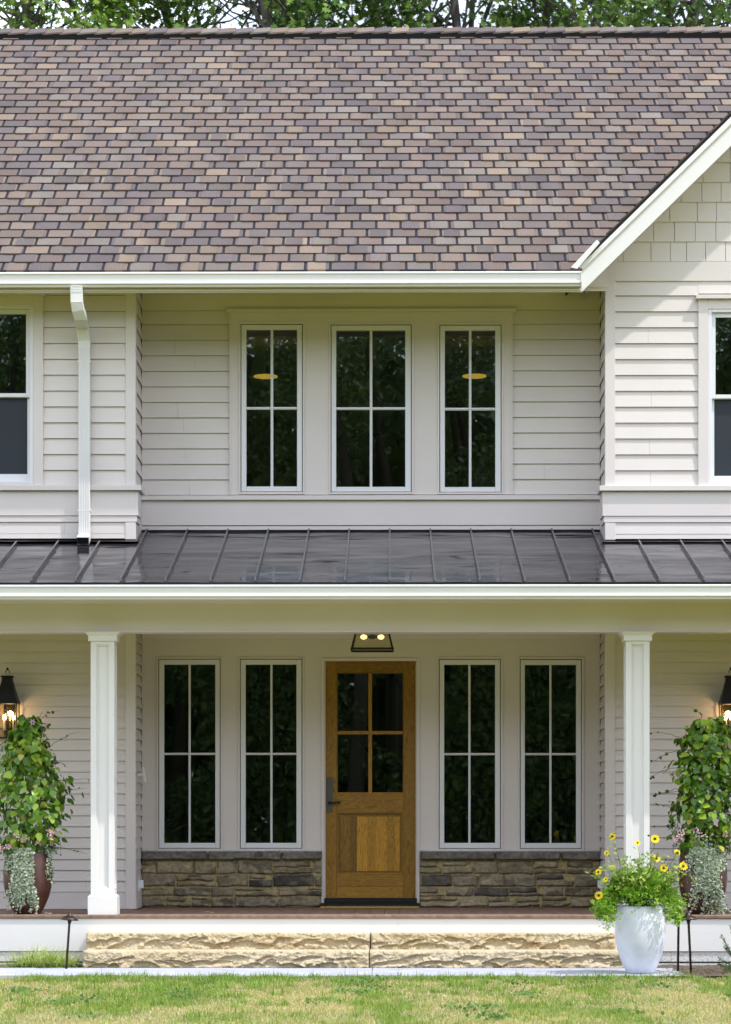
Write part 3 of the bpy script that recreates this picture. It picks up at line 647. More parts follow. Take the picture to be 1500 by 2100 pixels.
# ---- porch back walls
mb = MB(); zl = DK + .245
def lowsid(x0, x1):
    lap(mb, x0, x1, PZ(1829.5, YW), zceil, REVL, fw); mb.box(x0, x1, YW - .012, YW + .02, DK + .004, PZ(1830, YW))
lowsid(XL, PX(258, YW)); part(mb, 'lap_siding', 'siding')
mb = MB(); lowsid(PX(1262, YW), XR); part(mb, 'lap_siding', 'siding')
for a_, b2 in ((PX(258, YW), XLc), (XRc, PX(1262, YW))):
    part(MB().box(a_, b2, YW - .024, YW + .12, DK + .004, zceil), 'corner_board', 'trim', bevel=.002)
for xx, sg in ((XLc, 1), (XRc, -1)):
    mb = MB(); fs_ = lambda a, n, z, xx=xx, sg=sg: (xx - .014 * sg + sg * n, a, z)
    lap(mb, YW + .02, YR, PZ(1829.5, YW), zceil, REVL, fs_); lap(mb, YW + .02, YR, DK + .004, PZ(1829.5, YW), .5, fs_); part(mb, 'lap_siding', 'siding')
# recess wall panel
zst = PZ(1746, YR)
door_o = mrect((659, 861.5, 1349, 1862), YR); dz0 = DK
holes = [mrect(u[0], YR) for u in Lw]
mb = MB(); wall_holes(mb, XLc, XRc, zst, zceil, YR, YR + .08, holes + [(door_o[0], door_o[1], zst - 1, door_o[3])]); part(mb, 'panelled_wall', 'trim')
# door surround
di = mrect((665.5, 855.4, 1356, 1862), YR)
mb = MB()
mb.box(door_o[0], di[0], YR - .014, YR + .12, DK + .01, door_o[3]); mb.box(di[1], door_o[1], YR - .014, YR + .12, DK + .01, door_o[3]); mb.box(di[0], di[1], YR - .014, YR + .12, di[3], door_o[3])
df = part(mb, 'door_frame', 'trim', bevel=.004)
mb = MB(); mb.box(di[0], di[0] + .012, YR + .03, YR + .12, DK + .01, di[3]); mb.box(di[1] - .012, di[1], YR + .03, YR + .12, DK + .01, di[3]); part(mb, 'door_stop', 'trim', df)
mb = MB(); mb.box(PX(659, YR - .06), PX(862, YR - .06), YR - .07, YR + .12, DK + .002, PZ(1852, YR)); mb.box(di[0], di[1], YR - .02, YR + .12, PZ(1852, YR), PZ(1842.5, YR)); part(mb, 'threshold', 'black', df, .003)
# door leaf
Yd = YR + .045
def db(mb, px0, px1, pt, pb, y0=0, y1=.045, tone=1.0):
    mb.box(PX(px0, Yd), PX(px1, Yd), Yd + y0, Yd + y1, PZ(pb, Yd), PZ(pt, Yd), (tone,) * 3)
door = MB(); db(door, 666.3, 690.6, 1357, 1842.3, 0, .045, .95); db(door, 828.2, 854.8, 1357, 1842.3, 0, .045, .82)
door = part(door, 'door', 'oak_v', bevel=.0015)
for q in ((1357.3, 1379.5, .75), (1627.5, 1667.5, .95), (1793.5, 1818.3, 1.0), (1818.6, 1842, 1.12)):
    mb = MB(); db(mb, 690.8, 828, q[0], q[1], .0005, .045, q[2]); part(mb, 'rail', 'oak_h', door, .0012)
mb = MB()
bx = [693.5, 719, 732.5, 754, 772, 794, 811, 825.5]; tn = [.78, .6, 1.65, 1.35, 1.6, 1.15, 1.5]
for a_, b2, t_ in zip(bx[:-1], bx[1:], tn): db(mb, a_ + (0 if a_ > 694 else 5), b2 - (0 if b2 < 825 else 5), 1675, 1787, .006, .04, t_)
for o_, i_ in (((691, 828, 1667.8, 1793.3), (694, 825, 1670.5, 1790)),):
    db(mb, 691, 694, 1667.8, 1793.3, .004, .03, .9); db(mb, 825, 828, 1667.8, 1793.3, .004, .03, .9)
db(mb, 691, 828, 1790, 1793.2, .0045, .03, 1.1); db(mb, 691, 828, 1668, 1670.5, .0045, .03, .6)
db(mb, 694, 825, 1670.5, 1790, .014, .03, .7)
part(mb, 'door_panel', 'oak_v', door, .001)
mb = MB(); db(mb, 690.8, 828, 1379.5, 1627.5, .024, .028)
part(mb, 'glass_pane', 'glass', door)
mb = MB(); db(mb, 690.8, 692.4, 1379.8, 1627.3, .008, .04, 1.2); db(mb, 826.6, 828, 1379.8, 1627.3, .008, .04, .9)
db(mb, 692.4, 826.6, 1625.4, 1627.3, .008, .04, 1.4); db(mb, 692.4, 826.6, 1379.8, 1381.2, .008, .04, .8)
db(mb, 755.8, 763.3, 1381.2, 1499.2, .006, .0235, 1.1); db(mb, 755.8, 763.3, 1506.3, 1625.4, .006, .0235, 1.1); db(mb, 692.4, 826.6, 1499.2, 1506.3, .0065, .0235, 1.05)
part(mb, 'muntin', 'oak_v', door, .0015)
pl = MB(); db(pl, 670, 682.8, 1595.5, 1665.5, -.009, 0.001); pl.c = []
pl = part(pl, 'handle_plate', 'plate', door, .002)
mb = MB(); a_ = (PX(676.5, Yd), PZ(1646.5, Yd)); mb.tube([(a_[0], Yd, a_[1]), (a_[0], Yd - .05, a_[1])], [.015, .009], 14)
mb.tube([(a_[0] - .004, Yd - .05, a_[1]), (a_[0] + .03, Yd - .053, a_[1] - .001), (a_[0] + .075, Yd - .05, a_[1] + .001), (PX(699, Yd), Yd - .047, a_[1] + .003)], [.007, .0085, .010, .0125], 12); part(mb, 'door_lever', 'black', pl)
mb = MB(); mb.tube([(a_[0], Yd - .002, PZ(1613, Yd)), (a_[0], Yd - .018, PZ(1613, Yd))], [.014, .012], 14); mb.box(a_[0] - .016, a_[0] + .016, Yd - .013, Yd - .008, PZ(1608, Yd), PZ(1607, Yd)); part(mb, 'lock_cylinder', 'plate', pl)

# ---- deck
mb = MB(); x = XL
while x < XR:
    yb = YR if XLc < x + .07 < XRc else YW
    mb.box(x + .002, x + .138, YC - .005, yb, DK - .03, DK); x += .14
deck = part(mb, 'porch_deck', 'deck')
mb = MB(); yn = YC - .048; cuts = [XL, PX(188, yn), PX(281, yn), PX(806, yn), XR]
for a_, b2 in zip(cuts[:-1], cuts[1:]):
    mb.xprism([(yn, DK - .026), (yn, DK - .006), (yn + .005, DK + .003), (YC - .007, DK + .003), (YC - .007, DK - .032), (yn + .006, DK - .032)][::-1], a_ + .001, b2 - .001)
part(mb, 'nosing_board', 'deck', deck)
zk0, zk1 = PZ(1951, YC), DK - .032
mb = MB(); cuts = [XL, PX(817, yn), XR]
for a_, b2 in zip(cuts[:-1], cuts[1:]): mb.box(a_ + .0006, b2 - .0006, YC - .031, YC - .005, zk0, zk1)
part(mb, 'skirt_board', 'white', bevel=.001)
part(MB().box(XL, XR, YC - .018, YC + .15, PZ(1972, YC), zk0 - .003), 'lower_skirt', 'concrete')
part(MB().box(XL, XR, YC - .012, YC + .15, -.1, PZ(1975, YC)), 'foundation', 'concrete')
part(MB().box(XL, XR, YC + .0, YC + .15, -.1, zk0 + .02), 'foundation_backing', 'dark')

# ---- stone veneer (height field)
def veneer(x0, x1, z0, z1, seed, y):
    r = np.random.default_rng(seed); res = .006
    nx, nz = int((x1 - x0) / res) + 1, int((z1 - z0) / res) + 1
    gx = np.linspace(0, x1 - x0, nx); gzv = np.linspace(0, z1 - z0, nz); X, Z = np.meshgrid(gx, gzv)
    H = np.zeros_like(X) - .002; C = np.zeros((*X.shape, 3)); C[:] = (.44, .345, .165)
    C *= (0.8 + .4 * fbm(X * 30, Z * 30, 77))[..., None]
    Wt, Ht = x1 - x0, z1 - z0
    rows = [0, .105, .20, .325, Ht - .092]; stones = []
    for k in range(len(rows) - 1):
        xx = -r.uniform(0, .2)
        while xx < Wt:
            wd = r.uniform(.17, .46); h0, h1 = rows[k], rows[k + 1]
            if r.random() < .36: m_ = (h0 + h1) / 2 + r.uniform(-.018, .018); stones += [(xx, xx + wd, h0, m_), (xx, xx + wd * r.uniform(.7, 1), m_, h1)]; 
            else: stones.append((xx, xx + wd, h0, h1))
            xx += wd
    xx = -.0
    while xx < Wt: wd = r.uniform(.5, .75); stones.append((xx, min(xx + wd, Wt + .01), Ht - .092, Ht + .002)); xx += wd
    nz_ = fbm(X * 14, Z * 14, seed) - .5
    for (a, b2, c, d) in stones:
        capst = d > Ht
        m_ = .0065 if not capst else .005
        wx = .011 * (vnoise(X * 9, Z * 25 + a * 7, seed + 3) - .5); wz = .016 * (vnoise(X * 11 + a * 5, Z * 3, seed + 5) - .5)
        dist = np.minimum(np.minimum(X + wx - a - m_, b2 - m_ - X - wx), np.minimum(Z + wz - c - m_, d - m_ - Z - wz) if not capst else np.minimum(Z + wz * .7 - c - m_, 1))
        ins = dist > 0
        e = np.clip(dist / .014, 0, 1); e = 1 - (1 - e) ** 2
        base = r.uniform(.018, .034) + (.038 if capst else 0)
        s1 = r.uniform(0, 99); f1 = fbm(X * 16 + s1, Z * 28 + s1, seed + 11, 5)
        h = e * base + (f1 - .5) * .020 * e
        H = np.where(ins, h, H)
        q = r.random()
        col = np.array((.31, .26, .18) if q < .40 else (.38, .31, .20) if q < .66 else (.15, .132, .11) if q < .78 else (.26, .215, .14))
        if capst: col = np.array((.20, .185, .16)) if r.random() < .65 else np.array((.33, .28, .21))
        mott = fbm(X * 7 + s1, Z * 12, seed + 21, 4)
        cc = col[None, None, :] * (0.55 + 0.9 * mott)[..., None]
        dk = (fbm(X * 5 + s1 * 2, Z * 9, seed + 31) > .62)[..., None]
        cc = np.where(dk, cc * .55, cc)
        C = np.where(ins[..., None], cc, C)
    Hb = H.copy(); Hb[:, [0, -1]] = -.03; Hb[[0, -1], :] = -.03 if False else Hb[[0, -1], :]
    V = np.stack([X.ravel() + x0, y - Hb.ravel(), Z.ravel() + z0], 1)
    idx = np.arange(nx * nz).reshape(nz, nx)
    Fq = np.stack([idx[:-1, :-1].ravel(), idx[:-1, 1:].ravel(), idx[1:, 1:].ravel(), idx[1:, :-1].ravel()], 1)
    o = npmesh('stone_veneer', V, Fq, C.reshape(-1, 3), 'stone', house); return o
YV = YR - .03
veneer(XLc, PX(660.5, YV), DK + .003, PZ(1746, YV), 5, YV)
veneer(PX(861.5, YV), XRc, DK + .003, PZ(1746, YV), 8, YV)
part(MB().box(XLc, door_o[0] - .0, YR - .022, YR + .05, DK, zst), 'veneer_backing', 'stone'); part(MB().box(door_o[1], XRc, YR - .022, YR + .05, DK, zst), 'veneer_backing', 'stone')
part(MB().xprism([(YR - .075, zst - .004), (YR, zst + .012), (YR, zst - .05), (YR - .06, zst - .02)][::-1], XLc, door_o[0]), 'ledge_stone', 'concrete')
part(MB().xprism([(YR - .075, zst - .004), (YR, zst + .012), (YR, zst - .05), (YR - .06, zst - .02)][::-1], door_o[1], XRc), 'ledge_stone', 'concrete')
# ---- inside
room(XLc + .05, XRc - .05, .125, 4.2, DK, zceil - .05)
room(XLc + .05, XRc - .05, .10, 4.0, PZ(1040, 0), PZ(640, 0))
# house ends, back
part(MB().box(XL, XL + .1, YW + .02, 8.5, -.1, ztopW), 'end_wall', 'siding'); part(MB().box(XR - .1, XR, YW + .02, 8.5, -.1, ztopW), 'end_wall', 'siding'); part(MB().box(XL, XR, 8.5, 8.6, -.1, ztopW), 'back_wall', 'siding')
mb = MB()
for xx in (XL + .02, XR - .08): mb.prism([(YE, pf), (ry, rz - .05), (ry + 5.0, pf)], xx, xx + .06, lambda a, y, z: (a, y, z))
part(mb, 'end_gable', 'siding')
# staircase behind the door glass
Ys = 3.0
def ip(px, py, y=Ys): return (PX(px, y), PZ(py, y))
mb = MB(); a, b2 = ip(560, 1260), ip(900, 1660)
mb.prism([a, b2, (b2[0], b2[1] - .28), (a[0], a[1] - .28)], Ys, Ys + .9, lambda t, x, z: (x, t, z))
st = part(mb, 'staircase', 'roomdark')
mb = MB()
for k in range(17):
    t = k / 16; x = a[0] + (b2[0] - a[0]) * t; z = a[1] + (b2[1] - a[1]) * t; mb.box(x - .012, x + .012, Ys - .03, Ys - .006, z, z + .85)
part(mb, 'baluster', 'white', st)
mb = MB(); a2, c2 = ip(910, 1395), ip(985, 1452); mb.tube([(a[0], Ys - .02, a[1] + .87), (b2[0], Ys - .02, b2[1] + .87)], .03, 8)
mb.tube([(*[a2[0]], Ys - .3, a2[1]), (c2[0], Ys - .3, c2[1]), (c2[0] + .25, Ys - .3, c2[1] - .06), (c2[0] + .6, Ys - .3, c2[1] - .03)], .028, 8); part(mb, 'handrail', 'roomdark', st, smooth=True)
# ================================================================ GROUND
G0 = 0.0
tag(MB().add([(-150, -26 - 120, -.03), (150, -26 - 120, -.03), (150, 150, -.03), (-150, 150, -.03)], [(0, 1, 2, 3)]).build('ground', 'lawn'), kind='structure')
mb = MB()
xs = [XL - 1] + [PX(v, -3) for v in (-420, 130, 764, 1385)]
for a, b2 in zip(xs[:-1], xs[1:]): mb.box(a + .002, b2 - .002, -3.95, -2.84, -.05, G0)
tag(mb.build('path', 'bluestone', bevel=.004), kind='structure')
mb = MB(); nx, ny = 300, 40
def bed(x0, x1, y0, y1, seed, mat='soil', name='garden_bed', amp=.03, base=-.012):
    nx = int((x1 - x0) / .03); ny = max(4, int((y1 - y0) / .03)); X, Y = np.meshgrid(np.linspace(x0, x1, nx), np.linspace(y0, y1, ny))
    Z = base + amp * (fbm(X * 9, Y * 9, seed, 5) - .35); V = np.stack([X.ravel(), Y.ravel(), Z.ravel()], 1); idx = np.arange(nx * ny).reshape(ny, nx)
    return tag(npmesh(name, V, np.stack([idx[:-1, :-1].ravel(), idx[:-1, 1:].ravel(), idx[1:, 1:].ravel(), idx[1:, :-1].ravel()], 1), None, mat, None, True), kind='structure')
bed(XL - 1, PX(168, -2.2), -2.85, YC + .01, 3)
bed(PX(1290, -2.4), XR, -4.0, YC + .01, 4)

# ---- stone steps: four rock-faced slabs
def stone_step(x0, x1, z0, z1, yf, yb, seed, label):
    r = np.random.default_rng(seed); res = .0048; nx, nz = int((x1 - x0) / res) + 1, int((z1 - z0) / res) + 1
    X, Z = np.meshgrid(np.linspace(0, x1 - x0, nx), np.linspace(0, z1 - z0, nz)); W_, H_ = x1 - x0, z1 - z0
    s = seed * 3.1
    h = .034 + .026 * (fbm(X * 6 + s, Z * 9, seed, 3) - .5) + .014 * (fbm(X * 22 + s, Z * 26, seed + 1, 3) - .5) + .010 * (fbm(X * 55, Z * 70, seed + 2, 3) - .5)
    ns_ = int(W_ * 95); sx_, sz_ = r.uniform(0, W_, ns_), r.uniform(0, H_, ns_); gx_, gz_ = r.normal(0, .16, ns_), r.normal(.05, .30, ns_)
    D2 = (X.ravel()[:, None] - sx_[None]) ** 2 * .45 + (Z.ravel()[:, None] - sz_[None]) ** 2; nn_ = D2.argmin(1).reshape(X.shape)
    h += np.clip(gx_[nn_] * (X - sx_[nn_]) + gz_[nn_] * (Z - sz_[nn_]), -.014, .014)
    h -= .016 * np.clip((Z / H_ - .45), 0, 1)       # leans back towards the top
    cx = r.uniform(0, .06)
    while cx < W_:
        wd = r.uniform(.05, .15); hh = r.uniform(.03, .075); top = r.uniform(.035, .115); D = r.uniform(.034, .058); sk = r.uniform(-1.6, 1.6)
        u = (X - cx) / wd + .25 * (fbm(X * 18 + cx, Z * 12, seed + 4, 2) - .5); zt_ = top - .45 * hh * u * u - sk * .018 * u + .010 * (fbm(X * 40, Z * 0 + cx, seed + 6, 2) - .5)
        t = (zt_ - Z) / hh; ins = (t > 0) & (t < 1) & (np.abs(u) < 1)
        bite = D * np.clip(1 - t, 0, 1) ** .8 * np.clip(1 - u * u, 0, 1) ** .6 * np.clip(t * 14, 0, 1)
        h = np.where(ins, h - bite, h + np.where((t <= 0) & (t > -.35) & (np.abs(u) < 1), .006 * (1 + t / .35) * (1 - np.abs(u)), 0)); cx += wd * r.uniform(.55, 1.6)
    h = np.clip(h, .002, .06)
    edge = np.clip(np.minimum(X, W_ - X) / .018, 0, 1); h = h * (0.35 + .65 * edge ** .5); h = np.where(Z > H_ - .006, h * .75, h)
    st = fbm(X * 2.3 + s, Z * 14 + .8 * X, seed + 9, 5)
    c0, c1, c2 = np.array((.49, .385, .22)), np.array((.57, .485, .335)), np.array((.42, .27, .12))
    C = c0 + (c1 - c0) * np.clip(st * 1.8 - .4, 0, 1)[..., None]; o = np.clip(fbm(X * 4 + s, Z * 9, seed + 12, 4) * 3 - 1.75, 0, 1)[..., None]; C = C * (1 - .6 * o) + c2 * .6 * o
    V = np.stack([X.ravel() + x0, yf + .03 - h.ravel(), Z.ravel() + z0], 1); idx = np.arange(nx * nz).reshape(nz, nx)
    Fq = np.stack([idx[:-1, :-1].ravel(), idx[:-1, 1:].ravel(), idx[1:, 1:].ravel(), idx[1:, :-1].ravel()], 1)
    # top and ends
    nb = len(V); top = V[idx[-1]].copy(); top[:, 1] = yb; l = V[idx[:, 0]].copy(); l[:, 1] = yb; rr_ = V[idx[:, -1]].copy(); rr_[:, 1] = yb
    V = np.concatenate([V, top, l, rr_]); ti = nb + np.arange(nx); li = nb + nx + np.arange(nz); ri = nb + nx + nz + np.arange(nz)
    F2 = np.concatenate([Fq, np.stack([idx[-1, :-1], idx[-1, 1:], ti[1:], ti[:-1]], 1), np.stack([idx[1:, 0], idx[:-1, 0], li[:-1], li[1:]], 1)[:, ::-1], np.stack([idx[:-1, -1], idx[1:, -1], ri[1:], ri[:-1]], 1)])
    Cc = np.concatenate([C.reshape(-1, 3), np.tile((.58, .50, .36), (nx + 2 * nz, 1))])
    o = npmesh('stone_step', V, F2, Cc, 'sandstone'); tag(o, label, 'step', 'rock faced sandstone steps up to the porch'); return o
y1_, y2_ = YC - .28, YC - .63
zt1_, zt2_ = PZ(1914.5, y1_), PZ(1951.5, y2_)
stone_step(PX(176.5, y1_), PX(759, y1_), zt2_ + .001, zt1_, y1_, YC - .032, 11, 'long buff rock faced stone slab, upper step, left of the joint below the front door')
stone_step(PX(761.5, y1_), PX(1263, y1_), zt2_ + .001, zt1_, y1_, YC - .032, 12, 'long buff rock faced slab, upper step, right of the joint, ending behind the white pot')
stone_step(PX(169.5, y2_), PX(757, y2_), .001, zt2_, y2_, YC - .032, 13, 'long buff rock faced stone slab, lower step beside the grass clump and bronze path light')
stone_step(PX(758.5, y2_), PX(1288, y2_), .001, zt2_, y2_, YC - .032, 14, 'long buff rock faced slab, lower step running behind the base of the white pot')

# ================================================================ LEAVES
HEART = np.array([(0, 0, 0), (-.34, .10, .05), (-.46, .34, .06), (-.30, .68, .03), (0, 1, -.06), (.30, .68, .03), (.46, .34, .06), (.34, .10, .05)], float)
HEARTF = [(0, 4, 3, 2), (0, 2, 1, 1), (0, 6, 5, 4), (0, 7, 6, 6)]
OVAL = np.array([(0, 0, 0), (-.25, .35, .04), (-.18, .75, .03), (0, 1, -.03), (.18, .75, .03), (.25, .35, .04)], float)
def tri(F): return F
T_HEART = (HEART, np.array([(0, 2, 1), (0, 3, 2), (0, 4, 3), (0, 5, 4), (0, 6, 5), (0, 7, 6)]))
T_OVAL = (OVAL, np.array([(0, 2, 1), (0, 3, 2), (0, 4, 3), (0, 5, 4)]))
_p = [(0, 0)]
for s_, yy, xx in ((-1, .15, .16), (-1, .22, .46), (-1, .34, .14), (-1, .52, .44), (-1, .60, .12), (-1, .84, .28), (-1, .82, .07), (0, 1.05, 0), (1, .82, .07), (1, .84, .28), (1, .60, .12), (1, .52, .44), (1, .34, .14), (1, .22, .46), (1, .15, .16)): _p.append((s_ * xx, yy))
PINO = np.array([(x, y, -.25 * x * x + .05 * y) for x, y in _p]); PINO = np.vstack([PINO, [(0, .4, 0)]])
T_OAK = (PINO, np.array([(16, i + 1, i) for i in range(15)] + [(16, 0, 15)]))
T_ROUND = (np.array([(0, 0, 0), (-.42, .2, .03), (-.5, .55, .05), (-.25, .88, .03), (.25, .88, .03), (.5, .55, .05), (.42, .2, .03)], float), np.array([(0, 2, 1), (0, 3, 2), (0, 4, 3), (0, 5, 4), (0, 6, 5)]))
_t = []; _tf = []
for ang, ln in ((0, 1), (55, .72), (-55, .72)):
    c, s_ = math.cos(R(ang)), math.sin(R(ang)); b0 = len(_t)
    for x, y in ((0, .15), (-.16, .5), (-.2, .8), (0, .88), (0, 1.0), (.2, .8), (.16, .5)): _t.append((x * c + y * s_ * ln, -x * s_ + y * c * ln, .05 * abs(x)))
    _tf += [(b0, b0 + i + 1, b0 + i) for i in range(1, 6)]
T_PARS = (np.array(_t), np.array(_tf))
def leaves(pts, dirs, nrm, size, cols, tmpl):
    T, Fc = tmpl; n = len(pts); d = dirs / np.linalg.norm(dirs, axis=1, keepdims=True)
    z = nrm - d * (nrm * d).sum(1, keepdims=True); z /= np.linalg.norm(z, axis=1, keepdims=True) + 1e-9; x = np.cross(d, z)
    sz = np.asarray(size)[:, None, None]
    V = pts[:, None, :] + sz * (T[None, :, 0:1] * x[:, None, :] + T[None, :, 1:2] * d[:, None, :] + T[None, :, 2:3] * z[:, None, :])
    Fa = (Fc[None] + (np.arange(n) * len(T))[:, None, None]).reshape(-1, 3)
    return V.reshape(-1, 3), Fa, np.repeat(cols, len(T), 0)
def leafobj(name, sets, mat, parent=None, smooth=False):
    V, Fa, C, o = [], [], [], 0
    for v, f, c in sets: V.append(v); Fa.append(f + o); C.append(c); o += len(v)
    return npmesh(name, np.concatenate(V), np.concatenate(Fa), np.concatenate(C), mat, parent, smooth)
def rcol(n, pal, jit=.12):
    P = np.array([p for p, _ in pal]); w_ = np.array([q for _, q in pal], float); i = rng.choice(len(P), n, p=w_ / w_.sum())
    return P[i] * (1 + rng.uniform(-jit, jit, (n, 1)))
def unit(a): return a / (np.linalg.norm(a, axis=1, keepdims=True) + 1e-9)

# ================================================================ POTS AND PLANTS
def urn(px, label, y=-1.93):
    cx = PX(px, y); h = PZ(1748, y) - DK; rr = (PX(px + 50, y) - PX(px - 50, y)) / 2
    o = thing('brown_urn', label, 'planter', (cx, y, DK), 'tall rust brown glazed urns on the porch')
    pr = [(.0, .001), (.50, .001), (.57, .03), (.72, .14), (.87, .28), (.965, .42), (1, .56), (1.0, .70), (.965, .86), (.935, .97), (.925, 1.0), (.88, 1.0), (.87, .93), (0, .92)]
    b = MB().lathe([(r * rr, z * h) for r, z in pr], n=56); ob = b.build('pot', 'brownpot', smooth=True); ob.parent = o
    s_ = MB().lathe([(0, .921 * h), (.865 * rr, .921 * h), (.865 * rr, .935 * h), (0, .94 * h)], n=24).build('soil', 'soil'); s_.parent = o
    return cx, y, h, rr
def vine(px, label, prof, seed, cx, y, zb, flowers, tend):
    global rng
    rng = np.random.default_rng(seed)
    o = thing('climbing_vine', label, 'plant', (cx, y, zb - .04), 'climbing vines in the brown urns')
    zs_ = np.array([p[0] for p in prof]); rs = np.array([p[1] for p in prof]); ofs = np.array([p[2] for p in prof])
    n = 1400; t = rng.random(n); z = zs_[0] + (zs_[-1] - zs_[0]) * t; th = rng.uniform(0, 2 * math.pi, n)
    rad = np.interp(z, zs_, rs) * (1 + .20 * np.sin(th * 3 + z * 11 + seed) + rng.normal(0, .10, n)) * rng.choice([1.18, 1, .82, .6], n, p=[.12, .48, .25, .15])
    xc = cx + np.interp(z, zs_, ofs); P = np.stack([xc + rad * np.cos(th), y + rad * .85 * np.sin(th), z], 1)
    out = np.stack([np.cos(th), np.sin(th), np.zeros(n)], 1)
    d = out * rng.uniform(.1, .6, (n, 1)) + np.array([0, 0, -1.]) * rng.uniform(.4, 1.1, (n, 1)) + rng.normal(0, .35, (n, 3))
    nr = out + np.array([0, 0, .55]) + rng.normal(0, .30, (n, 3))
    col = rcol(n, [((.075, .17, .018), 4), ((.15, .29, .022), 4), ((.30, .44, .035), 2.2), ((.42, .40, .07), .4)], .2)
    sets = [leaves(P, d, nr, rng.uniform(.034, .092, n), col, T_HEART)]
    # small leaves on the tendrils
    tb = MB()
    for (p0, mid_, p1) in tend:
        a, m_, e = [np.array((PX(q[0], y + q[2]), y + q[2], PZ(q[1], y + q[2]))) for q in (p0, mid_, p1)]
        ts = np.linspace(0, 1, 9)[:, None]; C_ = (1 - ts) ** 2 * a + 2 * ts * (1 - ts) * m_ + ts ** 2 * e
        C_[1:-1] += rng.normal(0, .004, (7, 3)); tb.tube([tuple(c) for c in C_], [.0028] * 5 + [.0022, .0018, .0015, .001], 5)
        k = rng.integers(2, 5); ii = rng.integers(2, 9, k); sets.append(leaves(C_[ii], rng.normal(0, 1, (k, 3)) + [0, 0, -.6], rng.normal(0, 1, (k, 3)) + [0, -1.5, .5], rng.uniform(.018, .042, k), rcol(k, [((.05, .11, .02), 1)]), T_HEART))
    leafobj('foliage', sets, 'leafgloss', o)
    for k in range(4):
        a0 = k * 1.57 + .4; ts = np.linspace(0, 1, 12); tb.tube([(cx + .05 * math.cos(a0 + 3 * q) + np.interp(zs_[0] + q * (zs_[-1] - zs_[0]), zs_, ofs), y + .05 * math.sin(a0 + 3 * q), zb + q * (zs_[-1] - zb - .1)) for q in ts], .005, 6)
    ob = tb.build('vine_stem', 'stem'); ob.parent = o; ob.location = -Vector(o.location)
    fb = []
    for (fx, fy, dy) in flowers:
        c = np.array((PX(fx, y + dy), y + dy, PZ(fy, y + dy))); k = 6; an = np.arange(k) * 2 * math.pi / k
        fb.append(leaves(np.tile(c, (k, 1)), np.stack([np.cos(an), np.full(k, -.25), np.sin(an)], 1), np.tile([0, -1., 0.1], (k, 1)), np.full(k, .032), np.tile((.62, .36, .55), (k, 1)), T_OVAL))
        fb.append(leaves(np.tile(c + [0, -.006, -.006], (3, 1)), np.stack([np.cos(an[:3]), [0] * 3, np.sin(an[:3])], 1), np.tile([0, -1., 0.1], (3, 1)), np.full(3, .010), np.tile((.05, .01, .03), (3, 1)), T_ROUND))
    leafobj('flower', fb, 'petal', o)
    return o
def rimflowers(cx, y, zr_, rr, label, pinks):
    o = thing('bedding_flowers', label, 'plant', (cx, y, zr_ - .05), 'pink bedding flowers at the rims of the brown urns')
    n = 900; th = rng.uniform(0, 2 * math.pi, n); rad = rr * np.sqrt(rng.uniform(.1, 1.25, n)); z = zr_ + rng.uniform(-.05, .125, n) * (1.15 - .5 * rad / rr)
    P = np.stack([cx + rad * np.cos(th) * 1.12, y + rad * np.sin(th), z], 1)
    leafobj('foliage', [leaves(P, rng.normal(0, 1, (n, 3)) + [0, -.3, .3], rng.normal(0, .6, (n, 3)) + [0, -.6, .9], rng.uniform(.012, .026, n), rcol(n, [((.07, .15, .03), 3), ((.13, .22, .05), 2), ((.25, .33, .10), .8)]), T_OVAL)], 'leaf', o)
    fb = []
    for (px, py) in pinks:
        k = 16; c = np.array((PX(px, y - rr), y - rr - .01, PZ(py, y - rr))); Pq = c + rng.normal(0, 1, (k, 3)) * [.016, .012, .014]
        fb.append(leaves(Pq, rng.normal(0, 1, (k, 3)), rng.normal(0, .4, (k, 3)) + [0, -1, .4], rng.uniform(.010, .019, k), rcol(k, [((.70, .42, .45), 2), ((.78, .60, .58), 1.2), ((.62, .30, .38), 1)]), T_ROUND))
    leafobj('blossom', fb, 'petal', o)
def silver(cx, y, zr_, rr, h, strands, label, dens):
    o = thing('silver_trailing_plant', label, 'plant', (cx, y, zr_ - .03), 'silver trailing plants spilling from the brown urns')
    tb = MB(); sets = []
    for (px, pyb, spread, cnt) in strands:
        for k in range(cnt):
            p0 = px + rng.uniform(-spread, spread); pe = pyb - abs(rng.normal(0, 1)) * 22; a0 = (PX(p0, y - rr) - cx) / rr; a0 = max(-.98, min(.98, a0)); ang = math.asin(a0)
            pts = []; drift = rng.normal(0, .00035) ; zz = zr_ + .03; ze = PZ(pe, y - rr); m_ = max(4, int((zz - ze) / .018)); x_ = 0
            for i in range(m_ + 1):
                z = zz + (ze - zz) * i / m_; fr = (z - (zr_ - h)) / h
                pr = np.interp(fr, [0, .03, .14, .28, .42, .56, .7, .86, 1.0, 1.1], [.66, .70, .80, .90, .98, 1.01, 1.01, .98, .96, .80]) * rr + .012 + .004 * rng.random()
                x_ += drift * i * .6 + rng.normal(0, .0022); pts.append((cx + pr * math.sin(ang) + x_, y - pr * math.cos(ang), z))
            Pn = np.array(pts); tb.tube(pts, .0012, 3, cap=False)
            q = len(Pn); Pm = np.concatenate([Pn, (Pn[1:] + Pn[:-1]) / 2]) if dens > 1 else Pn; q = len(Pm)
            Pm = Pm + rng.normal(0, 1, (q, 3)) * [.008, .004, .003]
            sets.append(leaves(Pm, rng.normal(0, 1, (q, 3)) + [0, -.3, -.2], rng.normal(0, .45, (q, 3)) + [.2, -1, .6], rng.uniform(.013, .024, q), rcol(q, [((.50, .56, .42), 3), ((.68, .72, .60), 2), ((.30, .39, .22), 1.5)]), T_ROUND))
    leafobj('foliage', sets, 'leaf', o)
    ob = tb.build('trailing_stem', 'stem'); ob.parent = o; ob.location = -Vector(o.location)
YU = -1.93
